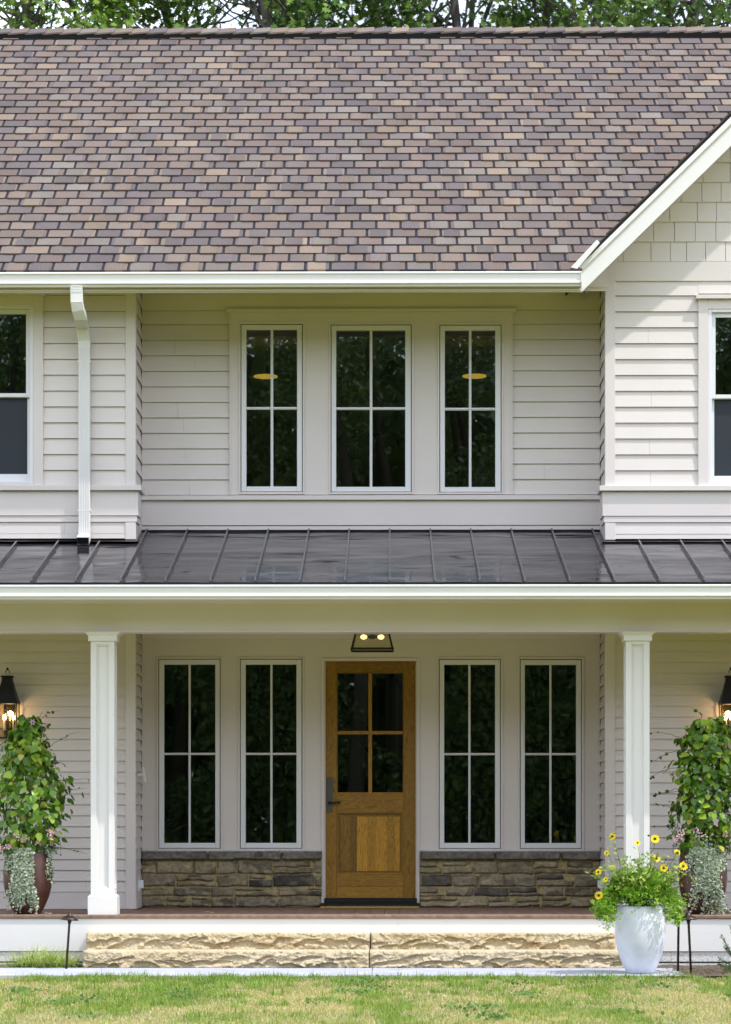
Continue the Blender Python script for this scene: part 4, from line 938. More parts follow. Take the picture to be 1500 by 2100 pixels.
cx, y, h, rr = urn(57, 'rust brown glazed urn left of the left porch column, holding a leafy vine')
zr_ = DK + h
def prof_from(rows, y, cx):   # rows: (py, xl, xr)
    out = []
    for py, a, b2 in sorted(rows, key=lambda r: -r[0]): xl, xr = PX(a, y), PX(b2, y); out.append((PZ(py, y), (xr - xl) / 2 * .93, (xl + xr) / 2 - cx))
    return out
vine(57, 'tall leafy vine column in the left urn, below the left wall lantern',
     prof_from([(1742, 15, 98), (1700, -8, 122), (1660, -12, 134), (1620, -5, 133), (1580, 0, 114), (1540, 8, 104), (1510, 20, 90), (1490, 36, 80), (1470, 50, 76)], y, cx), 21, cx, y, zr_,
     [(67, 1481, -.1), (-3, 1534, -.15)],
     [((85, 1475, 0), (95, 1458, 0), (122, 1457, 0)), ((100, 1535, -.05), (120, 1510, 0), (163, 1500, 0)), ((105, 1560, -.05), (125, 1560, 0), (140, 1575, 0)), ((115, 1600, 0), (150, 1597, 0), (184, 1598, 0)), ((125, 1625, 0), (140, 1615, 0), (178, 1618, 0)),
      ((112, 1700, -.1), (128, 1720, -.05), (124, 1752, -.05)), ((104, 1735, -.1), (140, 1740, 0), (180, 1752, 0)), ((110, 1545, -.05), (118, 1560, 0), (112, 1590, 0)), ((55, 1592, -.22), (66, 1606, -.24), (70, 1626, -.24)), ((70, 1485, 0), (80, 1468, 0), (88, 1462, 0)), ((85, 1500, 0), (95, 1488, 0), (100, 1484, 0))])
rimflowers(cx, y, zr_ + .01, rr, 'low pink flowered bedding around the rim of the left urn, under its vine', [(108, 1710), (104, 1718), (33, 1715), (52, 1722), (5, 1742), (18, 1738), (77, 1727), (100, 1705), (15, 1735), (-4, 1738), (43, 1721)])
silver(cx, y, zr_, rr, h, [(48, 1868, 14, 34), (36, 1862, 7, 12), (60, 1885, 5, 6), (96, 1812, 3, 5), (14, 1800, 5, 7), (24, 1790, 4, 5), (104, 1768, 3, 3), (45, 1775, 20, 18)], 'narrow silver trailing plant spilling down the front of the left urn', 2)
cx, y, h, rr = urn(1442, 'rust brown glazed urn right of the right porch column, behind the two path lights')
vine(1442, 'tall leafy vine column in the right urn, below the right wall lantern',
     prof_from([(1742, 1400, 1490), (1700, 1388, 1503), (1660, 1382, 1508), (1620, 1398, 1508), (1580, 1392, 1506), (1540, 1400, 1502), (1510, 1394, 1500), (1490, 1414, 1490), (1474, 1430, 1474)], y, cx), 22, cx, y, zr_,
     [(1379, 1588, 0)],
     [((1400, 1515, 0), (1370, 1500, 0), (1336, 1503, 0)), ((1395, 1540, 0), (1360, 1542, 0), (1332, 1572, 0)), ((1392, 1575, 0), (1360, 1575, 0), (1333, 1596, 0)), ((1390, 1618, 0), (1370, 1625, 0), (1340, 1635, 0)), ((1392, 1622, 0), (1360, 1628, 0), (1346, 1627, 0)),
      ((1390, 1660, 0), (1365, 1650, 0), (1334, 1650, 0)), ((1388, 1680, 0), (1368, 1700, 0), (1342, 1694, 0)), ((1440, 1475, 0), (1438, 1455, 0), (1415, 1452, 0)), ((1398, 1722, 0), (1385, 1712, 0), (1376, 1703, 0)), ((1442, 1600, -.22), (1444, 1640, -.25), (1432, 1668, -.24)), ((1388, 1660, -.1), (1378, 1650, 0), (1372, 1640, 0))])
rimflowers(cx, y, zr_ + .01, rr, 'low pink flowered bedding around the rim of the right urn, under its vine', [(1401, 1706), (1393, 1721), (1440, 1713), (1398, 1717), (1425, 1701), (1490, 1712), (1386, 1719)])
silver(cx, y, zr_, rr, h, [(1452, 1790, 33, 95), (1450, 1845, 18, 45), (1462, 1885, 9, 20), (1448, 1755, 38, 40), (1418, 1800, 5, 5), (1435, 1865, 5, 5), (1486, 1775, 4, 6)], 'broad dense silver trailing plant covering the front of the right urn', 2)

# ---- white pot with parsley leafed greens and yellow daisies
YWp = -3.63
cx = PX(1314, YWp); rr = (PX(1366.5, YWp) - PX(1261.5, YWp)) / 2; h = PZ(1858, YWp)
wp = thing('white_pot', 'large rounded white glazed pot on the bluestone at the right end of the steps', 'planter', (cx, YWp, G0))
pr = [(.0, .001), (.50, .001), (.555, .022), (.66, .10), (.79, .22), (.90, .35), (.97, .48), (1.0, .62), (.99, .76), (.945, .88), (.87, .965), (.845, 1.0), (.80, 1.0), (.79, .95), (0, .94)]
ob = MB().lathe([(r * rr, z * h) for r, z in pr], n=64).build('pot', 'whitepot', smooth=True); ob.parent = wp
ob = MB().lathe([(0, .941 * h), (.785 * rr, .941 * h), (.785 * rr, .95 * h), (0, .96 * h)], n=24).build('soil', 'soil'); ob.parent = wp
rng = np.random.default_rng(5)
pt = thing('parsley_mound', 'bright green curly leaved mound spilling over the rim of the white pot', 'plant', (cx, YWp, h))
n = 4800
cl = []
for k in range(130):
    th = rng.uniform(0, 2 * math.pi); r_ = rng.uniform(0, 1) ** .6; zz = h + .035 + .22 * (1 - r_ ** 2) * rng.uniform(.5, 1.15) - .09 * r_ ** 3 * rng.uniform(0, 1.2)
    cl.append((cx - .01 + r_ * .345 * math.cos(th), YWp + r_ * .27 * math.sin(th), zz))
for (px, py) in ((1240, 1880), (1250, 1890), (1258, 1885), (1255, 1868), (1342, 1872), (1350, 1868), (1356, 1862), (1372, 1868), (1380, 1880), (1386, 1888), (1232, 1860), (1240, 1865), (1235, 1870)):
    cl.append((PX(px, YWp - .25), YWp - .24, PZ(py, YWp - .25)))
cl = np.array([c for c in cl if not (c[2] < h + .015 and abs(c[0] - cx + .02) < .17 and c[1] < YWp - .1)]); ci = rng.integers(0, len(cl), n); P = cl[ci] + rng.normal(0, 1, (n, 3)) * [.036, .036, .028]
outv = unit(P - np.array([cx, YWp, h - .05]))
leafobj('foliage', [leaves(P, outv + rng.normal(0, .6, (n, 3)) + [0, 0, .2], rng.normal(0, .5, (n, 3)) + [.1, -.5, 1], rng.uniform(.022, .040, n), rcol(n, [((.14, .30, .02), 4), ((.25, .45, .035), 3), ((.38, .55, .06), 1.5)]), T_PARS)], 'leaf', pt)
tb = MB()
for k in range(60):
    c = cl[rng.integers(0, len(cl))]; tb.tube([(cx + rng.uniform(-.06, .06), YWp + rng.uniform(-.08, .05), h - .02), tuple((c + [cx, YWp, h + .12]) / 2), tuple(c)], [.003, .0025, .0015], 4, cap=False)
ob = tb.build('leaf_stalk', 'stem'); ob.parent = pt; ob.location = -Vector(pt.location)
# daisies
sf = thing('sunflower_plant', 'loose wispy plant with small yellow dark eyed flowers rising above the white pot', 'plant', (cx, YWp + .05, h))
FL = [(1257, 1716, .9, -.75), (1344, 1721, 1.05, .05), (1308, 1729, .65, .3), (1245, 1750, .6, -.5), (1347, 1761, .9, .1), (1389, 1749, .75, .3), (1402, 1777, 1, .15), (1362, 1781, .95, .0), (1228, 1789, .8, -.6), (1229, 1837, 1.0, -.4), (1243, 1804, .5, -.3), (1257, 1779, .45, 0)]
tb = MB(); sets = []; pet = []; eye = MB(); stems = []
for (px, py, s_, yawf) in FL:
    yf = YWp - rng.uniform(.0, .2); c = np.array((PX(px, yf), yf, PZ(py, yf)))
    b0 = np.array((cx + rng.uniform(-.07, .07), YWp + rng.uniform(-.05, .08), h - .01)); mid_ = (b0 + c) / 2 + np.array([(c[0] - b0[0]) * .12, 0, .03])
    ts = np.linspace(0, 1, 10)[:, None]; Cv = (1 - ts) ** 2 * b0 + 2 * ts * (1 - ts) * mid_ + ts ** 2 * c; Cv[1:-1] += rng.normal(0, .005, (8, 3)); stems.append(Cv); tb.tube([tuple(q) for q in Cv], [.003] * 7 + [.002] * 3, 5)
    k = 13; an = np.arange(k) * 2 * math.pi / k + rng.uniform(0, 1); f = unit(np.array([[yawf, -1, .45]]))[0]; ax = unit(np.cross(f, [[0, 0, 1.]]))[0]; ay = np.cross(ax, f)
    dd = np.cos(an)[:, None] * ax + np.sin(an)[:, None] * ay + f * .12
    pet.append(leaves(np.tile(c, (k, 1)) + dd * .006, dd, np.tile(f, (k, 1)), np.full(k, .035 * s_), rcol(k, [((.85, .62, .02), 2), ((.9, .72, .04), 1)], .05), T_OVAL))
    sph = []; 
    cc = c + f * .004
    eye.tube([tuple(cc - f * .003), tuple(cc + f * .004), tuple(cc + f * .007)], [.010 * s_, .011 * s_, .005 * s_], 10)
for k in range(84):
    th = rng.uniform(0, 2 * math.pi); L = rng.uniform(.15, .46); sp = rng.uniform(.1, .95); b0 = np.array((cx + .08 * math.cos(th), YWp + .08 * math.sin(th), h)); e = b0 + np.array((math.cos(th) * sp * L * 1.1, math.sin(th) * sp * L * .7, L * (1.12 - sp * .55)))
    mid_ = (b0 + e) / 2 + [0, 0, .06]; ts = np.linspace(0, 1, 9)[:, None]; Cv = (1 - ts) ** 2 * b0 + 2 * ts * (1 - ts) * mid_ + ts ** 2 * e; Cv[1:-1] += rng.normal(0, .007, (7, 3)); stems.append(Cv); tb.tube([tuple(q) for q in Cv], [.0025] * 5 + [.0015] * 4, 4, cap=False)
for Cv in stems:
    k = 20; i = rng.integers(3, len(Cv), k); P = Cv[i] + rng.normal(0, .014, (k, 3)); sets.append(leaves(P, rng.normal(0, 1, (k, 3)) + [0, -.2, .2], rng.normal(0, .6, (k, 3)) + [0, -.5, 1], rng.uniform(.02, .052, k), rcol(k, [((.16, .27, .04), 3), ((.28, .40, .06), 2.5), ((.42, .50, .12), 1)]), T_OVAL))
for (px, py) in ((1235, 1763), (1331, 1714), (1366, 1763), (1392, 1795), (1380, 1780)):
    c = (PX(px, YWp), YWp, PZ(py, YWp)); eye.tube([(c[0], c[1], c[2] - .008), c, (c[0], c[1], c[2] + .008)], [.006, .011, .005], 8)
leafobj('foliage', sets, 'leaf', sf)
ob = tb.build('flower_stem', 'stem'); ob.parent = sf; ob.location = -Vector(sf.location)
[leafobj('flower', [q], 'petal', sf) for q in pet]; ob = eye.build('flower_eye', nmat('flower_eye', (.02, .012, .006), .9)[0]); ob.parent = sf; ob.location = -Vector(sf.location)

# ---- variegated grass clump and conifer sprig
def blades(name, base, dirv, L, wid, droop, cols, mat='blade', parent=None, seg=4):
    n = len(base); t = np.linspace(0, 1, seg + 1); d = dirv; side = np.cross(d, [0, 0, 1.]); side = unit(side + 1e-6)
    ctr = base[:, None, :] + L[:, None, None] * (t[None, :, None] * d[:, None, :]); ctr[:, :, 2] -= (L * droop)[:, None] * t[None, :] ** 2
    wd = (wid[:, None] * (1 - t[None, :] ** 1.5) + .0002)[:, :, None] * side[:, None, :]
    V = np.stack([ctr - wd, ctr + wd], 2).reshape(n, -1, 3); m_ = 2 * (seg + 1)
    Fq = np.array([(2 * i, 2 * i + 1, 2 * i + 3, 2 * i + 2) for i in range(seg)]); Fa = (Fq[None] + (np.arange(n) * m_)[:, None, None]).reshape(-1, 4)
    Vf = V.reshape(-1, 3)
    return npmesh(name, Vf, Fa, np.repeat(cols, m_, 0), mat, parent)
gc = thing('grass_clump', 'pale variegated ornamental grass clump at the left end of the stone steps', 'plant', (PX(88, -2.75), -2.7, -.01))
n = 1900; th = rng.uniform(0, 2 * math.pi, n); b0 = np.stack([PX(88, -2.75) + rng.normal(0, .13, n), -2.66 + rng.normal(0, .06, n), np.full(n, -.02)], 1)
dv = unit(np.stack([np.cos(th) * .55 + (b0[:, 0] - PX(88, -2.75)) * 2.2, np.sin(th) * .35 - .15, rng.uniform(.55, 1.2, n)], 1))
blades('foliage', b0, dv, rng.uniform(.14, .36, n), rng.uniform(.002, .0042, n), rng.uniform(.2, .75, n), rcol(n, [((.26, .40, .04), 3), ((.52, .60, .16), 3), ((.72, .72, .42), 2)]), parent=gc, seg=5)
cf = thing('conifer_shrub', 'feathery green evergreen shrub at the right edge of the bed beside the path lights', 'plant', (PX(1530, -3.3), -3.3, -.02))
tb = MB(); sets = []; bx_, by_ = PX(1530, -3.3), -3.3
for (ex, ey, dy) in ((1478, 1920, -.1), (1472, 1965, -.15), (1488, 1942, 0), (1500, 1900, 0), (1482, 1985, -.2), (1530, 1880, .1), (1560, 1900, 0), (1580, 1950, .1), (1475, 1978, 0), (1520, 1925, -.1)):
    e = np.array((PX(ex, by_), by_ + dy, PZ(ey, by_))); b0 = np.array((bx_, by_, .0)); mid_ = np.array(((bx_ + e[0]) / 2, by_ + dy / 2, max(.02, e[2] * .35))); ts = np.linspace(0, 1, 24)[:, None]
    Cv = (1 - ts) ** 2 * b0 + 2 * ts * (1 - ts) * mid_ + ts ** 2 * e; tb.tube([tuple(q) for q in Cv[::3]], .003, 5); dd = np.gradient(Cv, axis=0)
    k = 260; i = rng.integers(4, 24, k); dn_ = unit(dd[i]); rn = rng.normal(0, 1, (k, 3)); sets.append(leaves(Cv[i] + rng.normal(0, .003, (k, 3)), unit(rn) + dn_ * .6, rng.normal(0, 1, (k, 3)), rng.uniform(.014, .03, k) * 1.0, rcol(k, [((.05, .11, .03), 2), ((.10, .19, .05), 2)]), (OVAL * [.35, 1, 1], T_OVAL[1])))
leafobj('foliage', sets, 'leaf', cf); ob = tb.build('branch', 'stem'); ob.parent = cf; ob.location = -Vector(cf.location)

# ================================================================ LIGHTS AND FIXTURES
def path_light(pxb, pyb, pxt, pyt, y, label):
    x0 = PX(pxb, y); x1 = PX(pxt, y); zt_ = PZ(pyt, y); z0 = -.05
    o = thing('path_light', label, 'path light', (x0, y, 0), 'bronze mushroom path lights')
    o.rotation_euler = (0, math.atan2(x1 - x0, zt_), 0); H = math.hypot(x1 - x0, zt_)
    ob = MB().lathe([(.0105, z0), (.0105, H - .05), (.013, H - .045), (.020, H - .012), (.015, H - .008)], n=16).build('stem', 'bronze', smooth=True); ob.parent = o
    ob = MB().lathe([(.0, H - .006), (.076, H - .012), (.079, H - .008), (.060, H + .010), (.036, H + .024), (.024, H + .032), (.021, H + .042), (.012, H + .053), (0, H + .055)], n=32).build('lamp_shade', 'bronze', smooth=True); ob.parent = o
path_light(136, 1988, 143, 1885, -3.0, 'bronze path light standing alone left of the stone steps beside the grass clump')
path_light(1391, 1992, 1392.5, 1883, -3.33, 'thinner looking bronze path light nearer the white pot, partly behind the other path light')
path_light(1418, 1998, 1412.5, 1884, -3.68, 'leaning bronze path light in front of the right urn, right hand one of the pair')

def wall_lantern(px, pxw, py_top, py_bot, label):
    y = YW - .15; cx = PX(px, y); s_ = (PX(px + 22, y) - PX(px - 22, y)) / 2
    Z = lambda py: PZ(py, y, px)
    d = 0 if px < 700 else 1
    o = thing('wall_lantern', label, 'wall lantern', (cx, YW - .02, Z(1480)), 'black wall lanterns on the porch')
    def pt_(mb, name, mat, smooth=False):
        ob = mb.build(name, mat, smooth=smooth); ob.parent = o; ob.location = -Vector(o.location); return ob
    a, b2 = Z(1444 + d), Z(1512 + d)
    mb = MB(); r = .009
    for sx in (-1, 1):
        for sy in (-1, 1): mb.box(cx + sx * s_ - r / 2 * 0 - (r if sx > 0 else 0), cx + sx * s_ + (r if sx < 0 else 0), y + sy * s_ - (r if sy > 0 else 0), y + sy * s_ + (r if sy < 0 else 0), b2, a)
    mb.box(cx - s_ - .006, cx + s_ + .006, y - s_ - .006, y + s_ + .006, b2 - .014, b2 - .0005)
    mb.box(cx - .0025, cx + .0025, y - s_ + .001, y - s_ + .006, b2, a); pt_(mb, 'frame', 'black')
    mb = MB().sqlathe([(s_ + .006, a + .0005), (s_ + .007, a + .012), (s_ * .86, Z(1428)), (s_ * .66, Z(1412)), (s_ * .50, Z(1398)), (s_ * .46, Z(1390)), (s_ * .56, Z(1389)), (s_ * .56, Z(1386.5)), (s_ * .2, Z(1385.5))], (cx, y, 0)); pt_(mb, 'lantern_roof', 'black')
    mb = MB(); th = np.linspace(-2.2, 2.2, 12)[::-1]; c_ = Z(1378); mb.tube([(cx + .018 * math.sin(t), y, c_ + .020 * math.cos(t)) for t in th], .0045, 6)
    mb.lathe([(.004, Z(1374.5)), (.011, Z(1372.5)), (.012, Z(1371)), (.006, Z(1369)), (0, Z(1368.5))], (cx, y, 0), 12); pt_(mb, 'finial', 'black')
    mb = MB(); mb.box(cx - .05, cx + .05, YW - .034, YW - .012, Z(1505), Z(1422)); mb.box(cx - .014, cx + .014, y + s_, YW - .03, Z(1440), Z(1434)); pt_(mb, 'back_plate', 'black')
    mb = MB(); e = .004
    for q in ((cx - s_ + .009, cx + s_ - .009, y - s_ + .003, y - s_ + .005), (cx - s_ + .009, cx + s_ - .009, y + s_ - .005, y + s_ - .003), (cx - s_ + .003, cx - s_ + .005, y - s_ + .009, y + s_ - .009), (cx + s_ - .005, cx + s_ - .003, y - s_ + .009, y + s_ - .009)): mb.box(*q, b2, a)
    pt_(mb, 'glass_pane', 'lglass')
    mb = MB(); mb.lathe([(.013, Z(1504)), (.016, Z(1501)), (.004, Z(1496)), (.003, Z(1490))], (cx, y, 0), 12)
    cand = MB(); fl = MB()
    for k in range(3):
        t = k * 2.094 + .3; ex, ey = cx + .055 * math.cos(t), y + .05 * math.sin(t)
        mb.tube([(cx, y, Z(1501)), ((cx + ex) / 2, (y + ey) / 2, Z(1505)), (ex, ey, Z(1500))], .003, 5); mb.lathe([(.010, Z(1499.5)), (.012, Z(1498.5))], (ex, ey, 0), 10)
        cand.lathe([(.007, Z(1498.5)), (.007, Z(1477))], (ex, ey, 0), 10); fl.lathe([(.003, Z(1477)), (.009, Z(1473.5)), (.010, Z(1470.5)), (.004, Z(1466)), (0, Z(1464.5))], (ex, ey, 0), 12)
    cand_o = pt_(mb, 'candelabra', 'black'); pt_(cand, 'candle_sleeve', 'candle'); pt_(fl, 'bulb', 'flame', True)
    pl_ = bpy.data.lights.new('lamp_glow', 'POINT'); pl_.energy = 2.4; pl_.color = (1, .62, .28); pl_.shadow_soft_size = .03; lo = bpy.data.objects.new('lamp_glow', pl_); S.collection.objects.link(lo); lo.parent = o; lo.location = Vector((cx, y, Z(1462))) - Vector(o.location)
wall_lantern(15.5, 0, 0, 0, 'black lit wall lantern with flared roof on the siding above the left urn')
wall_lantern(1499.5, 0, 0, 0, 'black lit wall lantern with flared roof on the siding above the right urn')

# ceiling lantern
y = -1.3; cx = PX(764, y); zb_ = PZ(1333, y); w1 = (PX(806, y) - PX(722, y)) / 2; zt_ = zceil - .001; w0 = w1 * .70
cl_ = thing('ceiling_lantern', 'black framed tapered glass lantern lit over the front door under the porch ceiling', 'ceiling light', (cx, y, zt_))
def cpt(mb, name, mat, smooth=False): ob = mb.build(name, mat, smooth=smooth); ob.parent = cl_; ob.location = -Vector(cl_.location); return ob
mb = MB(); ztop_ = zt_ - .03
for sx in (-1, 1):
    for sy in (-1, 1): mb.tube([(cx + sx * w1, y + sy * w1, zb_), (cx + sx * w0, y + sy * w0, ztop_)], .010, 4)
for z, w_ in ((zb_, w1), (ztop_, w0)):
    for s_ in (-1, 1): mb.box(cx - w_ - .010, cx + w_ + .010, y + s_ * w_ - .009, y + s_ * w_ + .009, z - .010, z + .010); mb.box(cx + s_ * w_ - .009, cx + s_ * w_ + .009, y - w_ + .009, y + w_ - .009, z - .0098, z + .0098)
cpt(mb, 'frame', 'black'); cpt(MB().box(cx - w0, cx + w0, y - w0, y + w0, ztop_ + .0105, zt_), 'canopy', 'black')
mb = MB()
for sx, sy in ((0, -1), (0, 1), (-1, 0), (1, 0)):
    if sx == 0: q = [(cx - w1 + .01, y + sy * w1, zb_ + .01), (cx + w1 - .01, y + sy * w1, zb_ + .01), (cx + w0 - .01, y + sy * w0, ztop_ - .01), (cx - w0 + .01, y + sy * w0, ztop_ - .01)]
    else: q = [(cx + sx * w1, y - w1 + .01, zb_ + .01), (cx + sx * w1, y + w1 - .01, zb_ + .01), (cx + sx * w0, y + w0 - .01, ztop_ - .01), (cx + sx * w0, y - w0 + .01, ztop_ - .01)]
    nrm = Vector((sx, sy, 0)) * .002; mb.add([Vector(v) for v in q] + [Vector(v) - nrm for v in q], [(0, 1, 2, 3), (7, 6, 5, 4), (0, 4, 5, 1), (1, 5, 6, 2), (2, 6, 7, 3), (3, 7, 4, 0)])
cpt(mb, 'glass_pane', 'lglass')
zb2 = PZ(1306.5, y); mb = MB().tube([(cx, y, zt_ - .02), (cx, y, zb2)], .005, 8); mb.box(cx - .024, cx + .024, y - .024, y + .024, zb2 - .018, zb2 + .018)
bl = MB()
for k in (0, 2):
    t = k * math.pi / 2 + .06; dx_, dy_ = math.cos(t), math.sin(t); mb.tube([(cx + dx_ * .015, y + dy_ * .015, zb2), (cx + dx_ * .05, y + dy_ * .05, zb2)], [.010, .011], 8)
    bl.tube([(cx + dx_ * q, y + dy_ * q, zb2) for q in (.050, .062, .085, .105, .112)], [.008, .018, .024, .016, .004], 14)
cpt(mb, 'lamp_holder', 'black'); cpt(bl, 'bulb', emit('lit_clear_bulb', (1.0, .66, .26), 3.0), True)

# doormat, sensors
tag(MB().box(PX(656.5, -.35), PX(861, -.35), -.50, -.08, DK + .003, DK + .016).build('doormat', 'coir', bevel=.004), 'tan coir doormat lying on the deck at the oak front door', 'doormat')
so_ = thing('motion_sensor', 'slim white sensor bar tilted out from the left return wall of the porch recess', 'sensor', (XLc + .005, -.3, PZ(1590, -.3)))
mb = MB(); zc_ = PZ(1592, -.3); xq = XLc + .02; mb.prism([(xq + .012, zc_ + .095), (xq + .028, zc_ + .092), (xq + .052, zc_ - .055), (xq + .030, zc_ - .062)][::-1], -.33, -.27, lambda a, x, z: (x, a, z)); ob = mb.build('housing', 'plastic', bevel=.004); ob.parent = so_; ob.location = -Vector(so_.location)
mb = MB(); mb.box(XLc - .012, xq + .024, -.315, -.285, zc_ + .0, zc_ + .03); ob = mb.build('bracket', 'plastic'); ob.parent = so_; ob.location = -Vector(so_.location)
for xx, sg, lab in ((XLc, 1, 'small white outlet box low on the left return wall beside the stone veneer'), (XRc, -1, 'small white outlet box low on the right return wall behind the yellow flowers')):
    z = PZ(1815, -.3); o = thing('outlet_box', lab, 'outlet box', (xx, -.3, z), 'white outlet boxes low on the recess walls')
    ob = MB().box(xx - sg * .012, xx + sg * .012, -.36, -.24, z - .07, z + .07).build('cover_plate', 'plastic', bevel=.002); ob.parent = o; ob.location = -Vector(o.location)
    ob = MB().box(xx + sg * .012, xx + sg * .045, -.33, -.27, z - .035, z + .045).build('socket_hood', 'plastic', bevel=.004); ob.parent = o; ob.location = -Vector(o.location)

# ---- things seen through the windows
def pendant(px, label):
    y = 1.6; x = PX(px, y); z = PZ(773, y); o = thing('pendant_lamp', label, 'lamp', (x, y, z), 'round pendant lamps inside the upper windows')
    r = (PX(px + 25, y) - PX(px - 25, y)) / 2
    ob = MB().lathe([(.0, 0), (r * .96, 0), (r, .006), (r * .96, .014), (0, .02)], n=40).build('lamp_disc', 'pendant'); ob.parent = o
    ob = MB().tube([(0, 0, .02), (0, 0, PZ(660, y) - z)], .004, 6).build('rod', 'black'); ob.parent = o
pendant(545, 'glowing round amber lamp seen through the left upper window'); pendant(973.5, 'glowing round amber lamp seen through the right upper window')
y = 1.8; ch = thing('chandelier', 'dark curved arm chandelier dimly seen through the centre upper window', 'chandelier', (PX(762, y), y, PZ(892, y)))
mb = MB(); x0 = PX(762, y); z0 = PZ(892, y)
for k in range(6):
    t = k * math.pi / 3 + .2; mb.tube([(x0 + math.cos(t) * r_, y + math.sin(t) * r_, z0 + dz) for r_, dz in ((.02, 0), (.18, .03), (.30, .01), (.40, -.09), (.46, -.17))], .009, 6)
mb.tube([(x0, y, z0 - .04), (x0, y, PZ(660, y))], .010, 8); ob = mb.build('arm', 'black', smooth=True); ob.parent = ch; ob.location = -Vector(ch.location)
y = 2.0; xl_ = PX(584, y); zt_ = PZ(1748, y)
ct = thing('console_table', 'dark console table barely seen inside the second lower window', 'table', (xl_, y, DK))
ob = MB().box(xl_ - .5, xl_ + .4, y - .18, y + .18, zt_ - .2, zt_ - .16).build('tabletop', 'roomdark'); ob.parent = ct; ob.location = -Vector(ct.location)
for sx in (-.47, .37):
    for sy in (-.15, .15): ob = MB().box(xl_ + sx - .02, xl_ + sx + .02, y + sy - .02, y + sy + .02, DK, zt_ - .2).build('leg', 'roomdark'); ob.parent = ct; ob.location = -Vector(ct.location)
zt_ -= .16
tl = thing('table_lamp', 'dark table lamp with round body and shade inside the second lower window', 'lamp', (xl_, y, zt_))
zr1 = PZ(1516, y); mb = MB().tube([(xl_, y, zt_), (xl_, y, PZ(1485, y))], .008, 8); mb.tube([(xl_, y - .02, zr1), (xl_, y + .02, zr1)], [.07, .07], 24); mb.lathe([(.06, zt_), (.05, zt_ + .02)], (xl_, y, 0), 20); ob = mb.build('lamp_base', 'black'); ob.parent = tl; ob.location = -Vector(tl.location)
ob = MB().lathe([(.088, PZ(1487, y)), (.06, PZ(1457, y))], (xl_, y, 0), 24).build('lamp_shade', 'lampshade', smooth=True); ob.parent = tl; ob.location = -Vector(tl.location)

# ================================================================ LAWN
rng = np.random.default_rng(99)
def lawn(n, x0, x1, y0, y1, s):
    X = rng.uniform(x0, x1, n); Y = rng.uniform(y0, y1, n)
    edge = -3.94 + .05 * (fbm(X * 5, X * 0, 3) - .5); Y = np.minimum(Y, edge - .0)
    g = .5 + .75 * (fbm(X * 1.9, Y * .55, 41, 4) - .5) + .45 * (fbm(X * 9, Y * 3, 42, 2) - .5); edgeg = np.clip(1 - (-3.98 - Y) / .9, 0, 1) * .16
    green = (g + edgeg + rng.normal(0, .12, n)) > .615
    tall = (fbm(X * 6, Y * 6, 55, 2) > .64)
    L = np.where(green, rng.uniform(.018, .052, n), rng.uniform(.012, .036, n)) * s * np.where(tall & green, 1.6, 1)
    strag = (rng.random(n) < .02) & green; L = np.where(strag, L * 1.8, L)
    th = rng.uniform(0, 2 * math.pi, n); le = np.where(green, rng.uniform(.1, .7, n), rng.uniform(.3, 1.3, n))
    d = unit(np.stack([np.cos(th) * le, np.sin(th) * le, np.ones(n)], 1))
    cg = rcol(n, [((.14, .24, .03), 3), ((.22, .32, .05), 3), ((.31, .38, .09), 1.5)]); cs = rcol(n, [((.50, .41, .22), 3), ((.62, .53, .33), 2), ((.34, .27, .13), 1.5), ((.36, .38, .09), 1.6)])
    C = np.where(green[:, None], cg, cs); B = np.stack([X, Y, np.full(n, -.032)], 1)
    return B, d, L, rng.uniform(.0012, .0026, n) * s, rng.uniform(0, .5, n), C
parts_ = [lawn(170000, -3.1, 3.1, -9.9, -3.9, 1.0), lawn(14000, -3.1, 3.1, -4.5, -3.92, 1.15), lawn(40000, -6.5, 6.5, -12, -3.9, 1.3)]
n = 9000; tx_ = rng.uniform(-3.1, 3.1, 170); ty_ = -3.97 - rng.random(170) ** 1.8 * 3.5; i = rng.integers(0, 170, n)
B = np.stack([tx_[i] + rng.normal(0, .035, n), np.minimum(ty_[i] + rng.normal(0, .03, n), -3.93), np.full(n, -.032)], 1)
n2 = 2600; X2 = rng.uniform(-3.1, 3.1, n2); ce = fbm(X2 * 4, X2 * 0, 91, 3) > .47; X2 = X2[ce]; n2 = len(X2)
parts_.append((np.stack([X2, rng.uniform(-4.02, -3.93, n2), np.full(n2, -.03)], 1), unit(np.stack([rng.normal(0, .5, n2), rng.normal(.2, .4, n2), np.ones(n2)], 1)), rng.uniform(.05, .13, n2), rng.uniform(.0018, .0034, n2), rng.uniform(.2, .8, n2), rcol(n2, [((.14, .25, .03), 3), ((.24, .34, .06), 2), ((.42, .38, .18), 1.3)])))
parts_.append((B, unit(np.stack([rng.normal(0, .45, n), rng.normal(0, .45, n), np.ones(n)], 1)), rng.uniform(.05, .115, n), rng.uniform(.002, .0036, n), rng.uniform(.1, .6, n), rcol(n, [((.16, .29, .03), 3), ((.24, .37, .06), 2), ((.38, .43, .14), 1)])))
args = [np.concatenate([p[i] for p in parts_]) for i in range(6)]
tag(blades('grass', *args[:5], args[5], seg=2), 'patchy sunlit lawn of green and straw coloured grass in front of the path', 'lawn', kind='stuff')
n = 1500; cX = rng.uniform(-3, 3, 26); cY = -4.15 - rng.uniform(0, 1, 26) ** 1.4 * 5; i = rng.integers(0, 26, n)   # clover and broad leaved weeds
P = np.stack([cX[i] + rng.normal(0, .09, n), np.minimum(cY[i] + rng.normal(0, .09, n), -3.98), rng.uniform(-.015, .015, n)], 1)
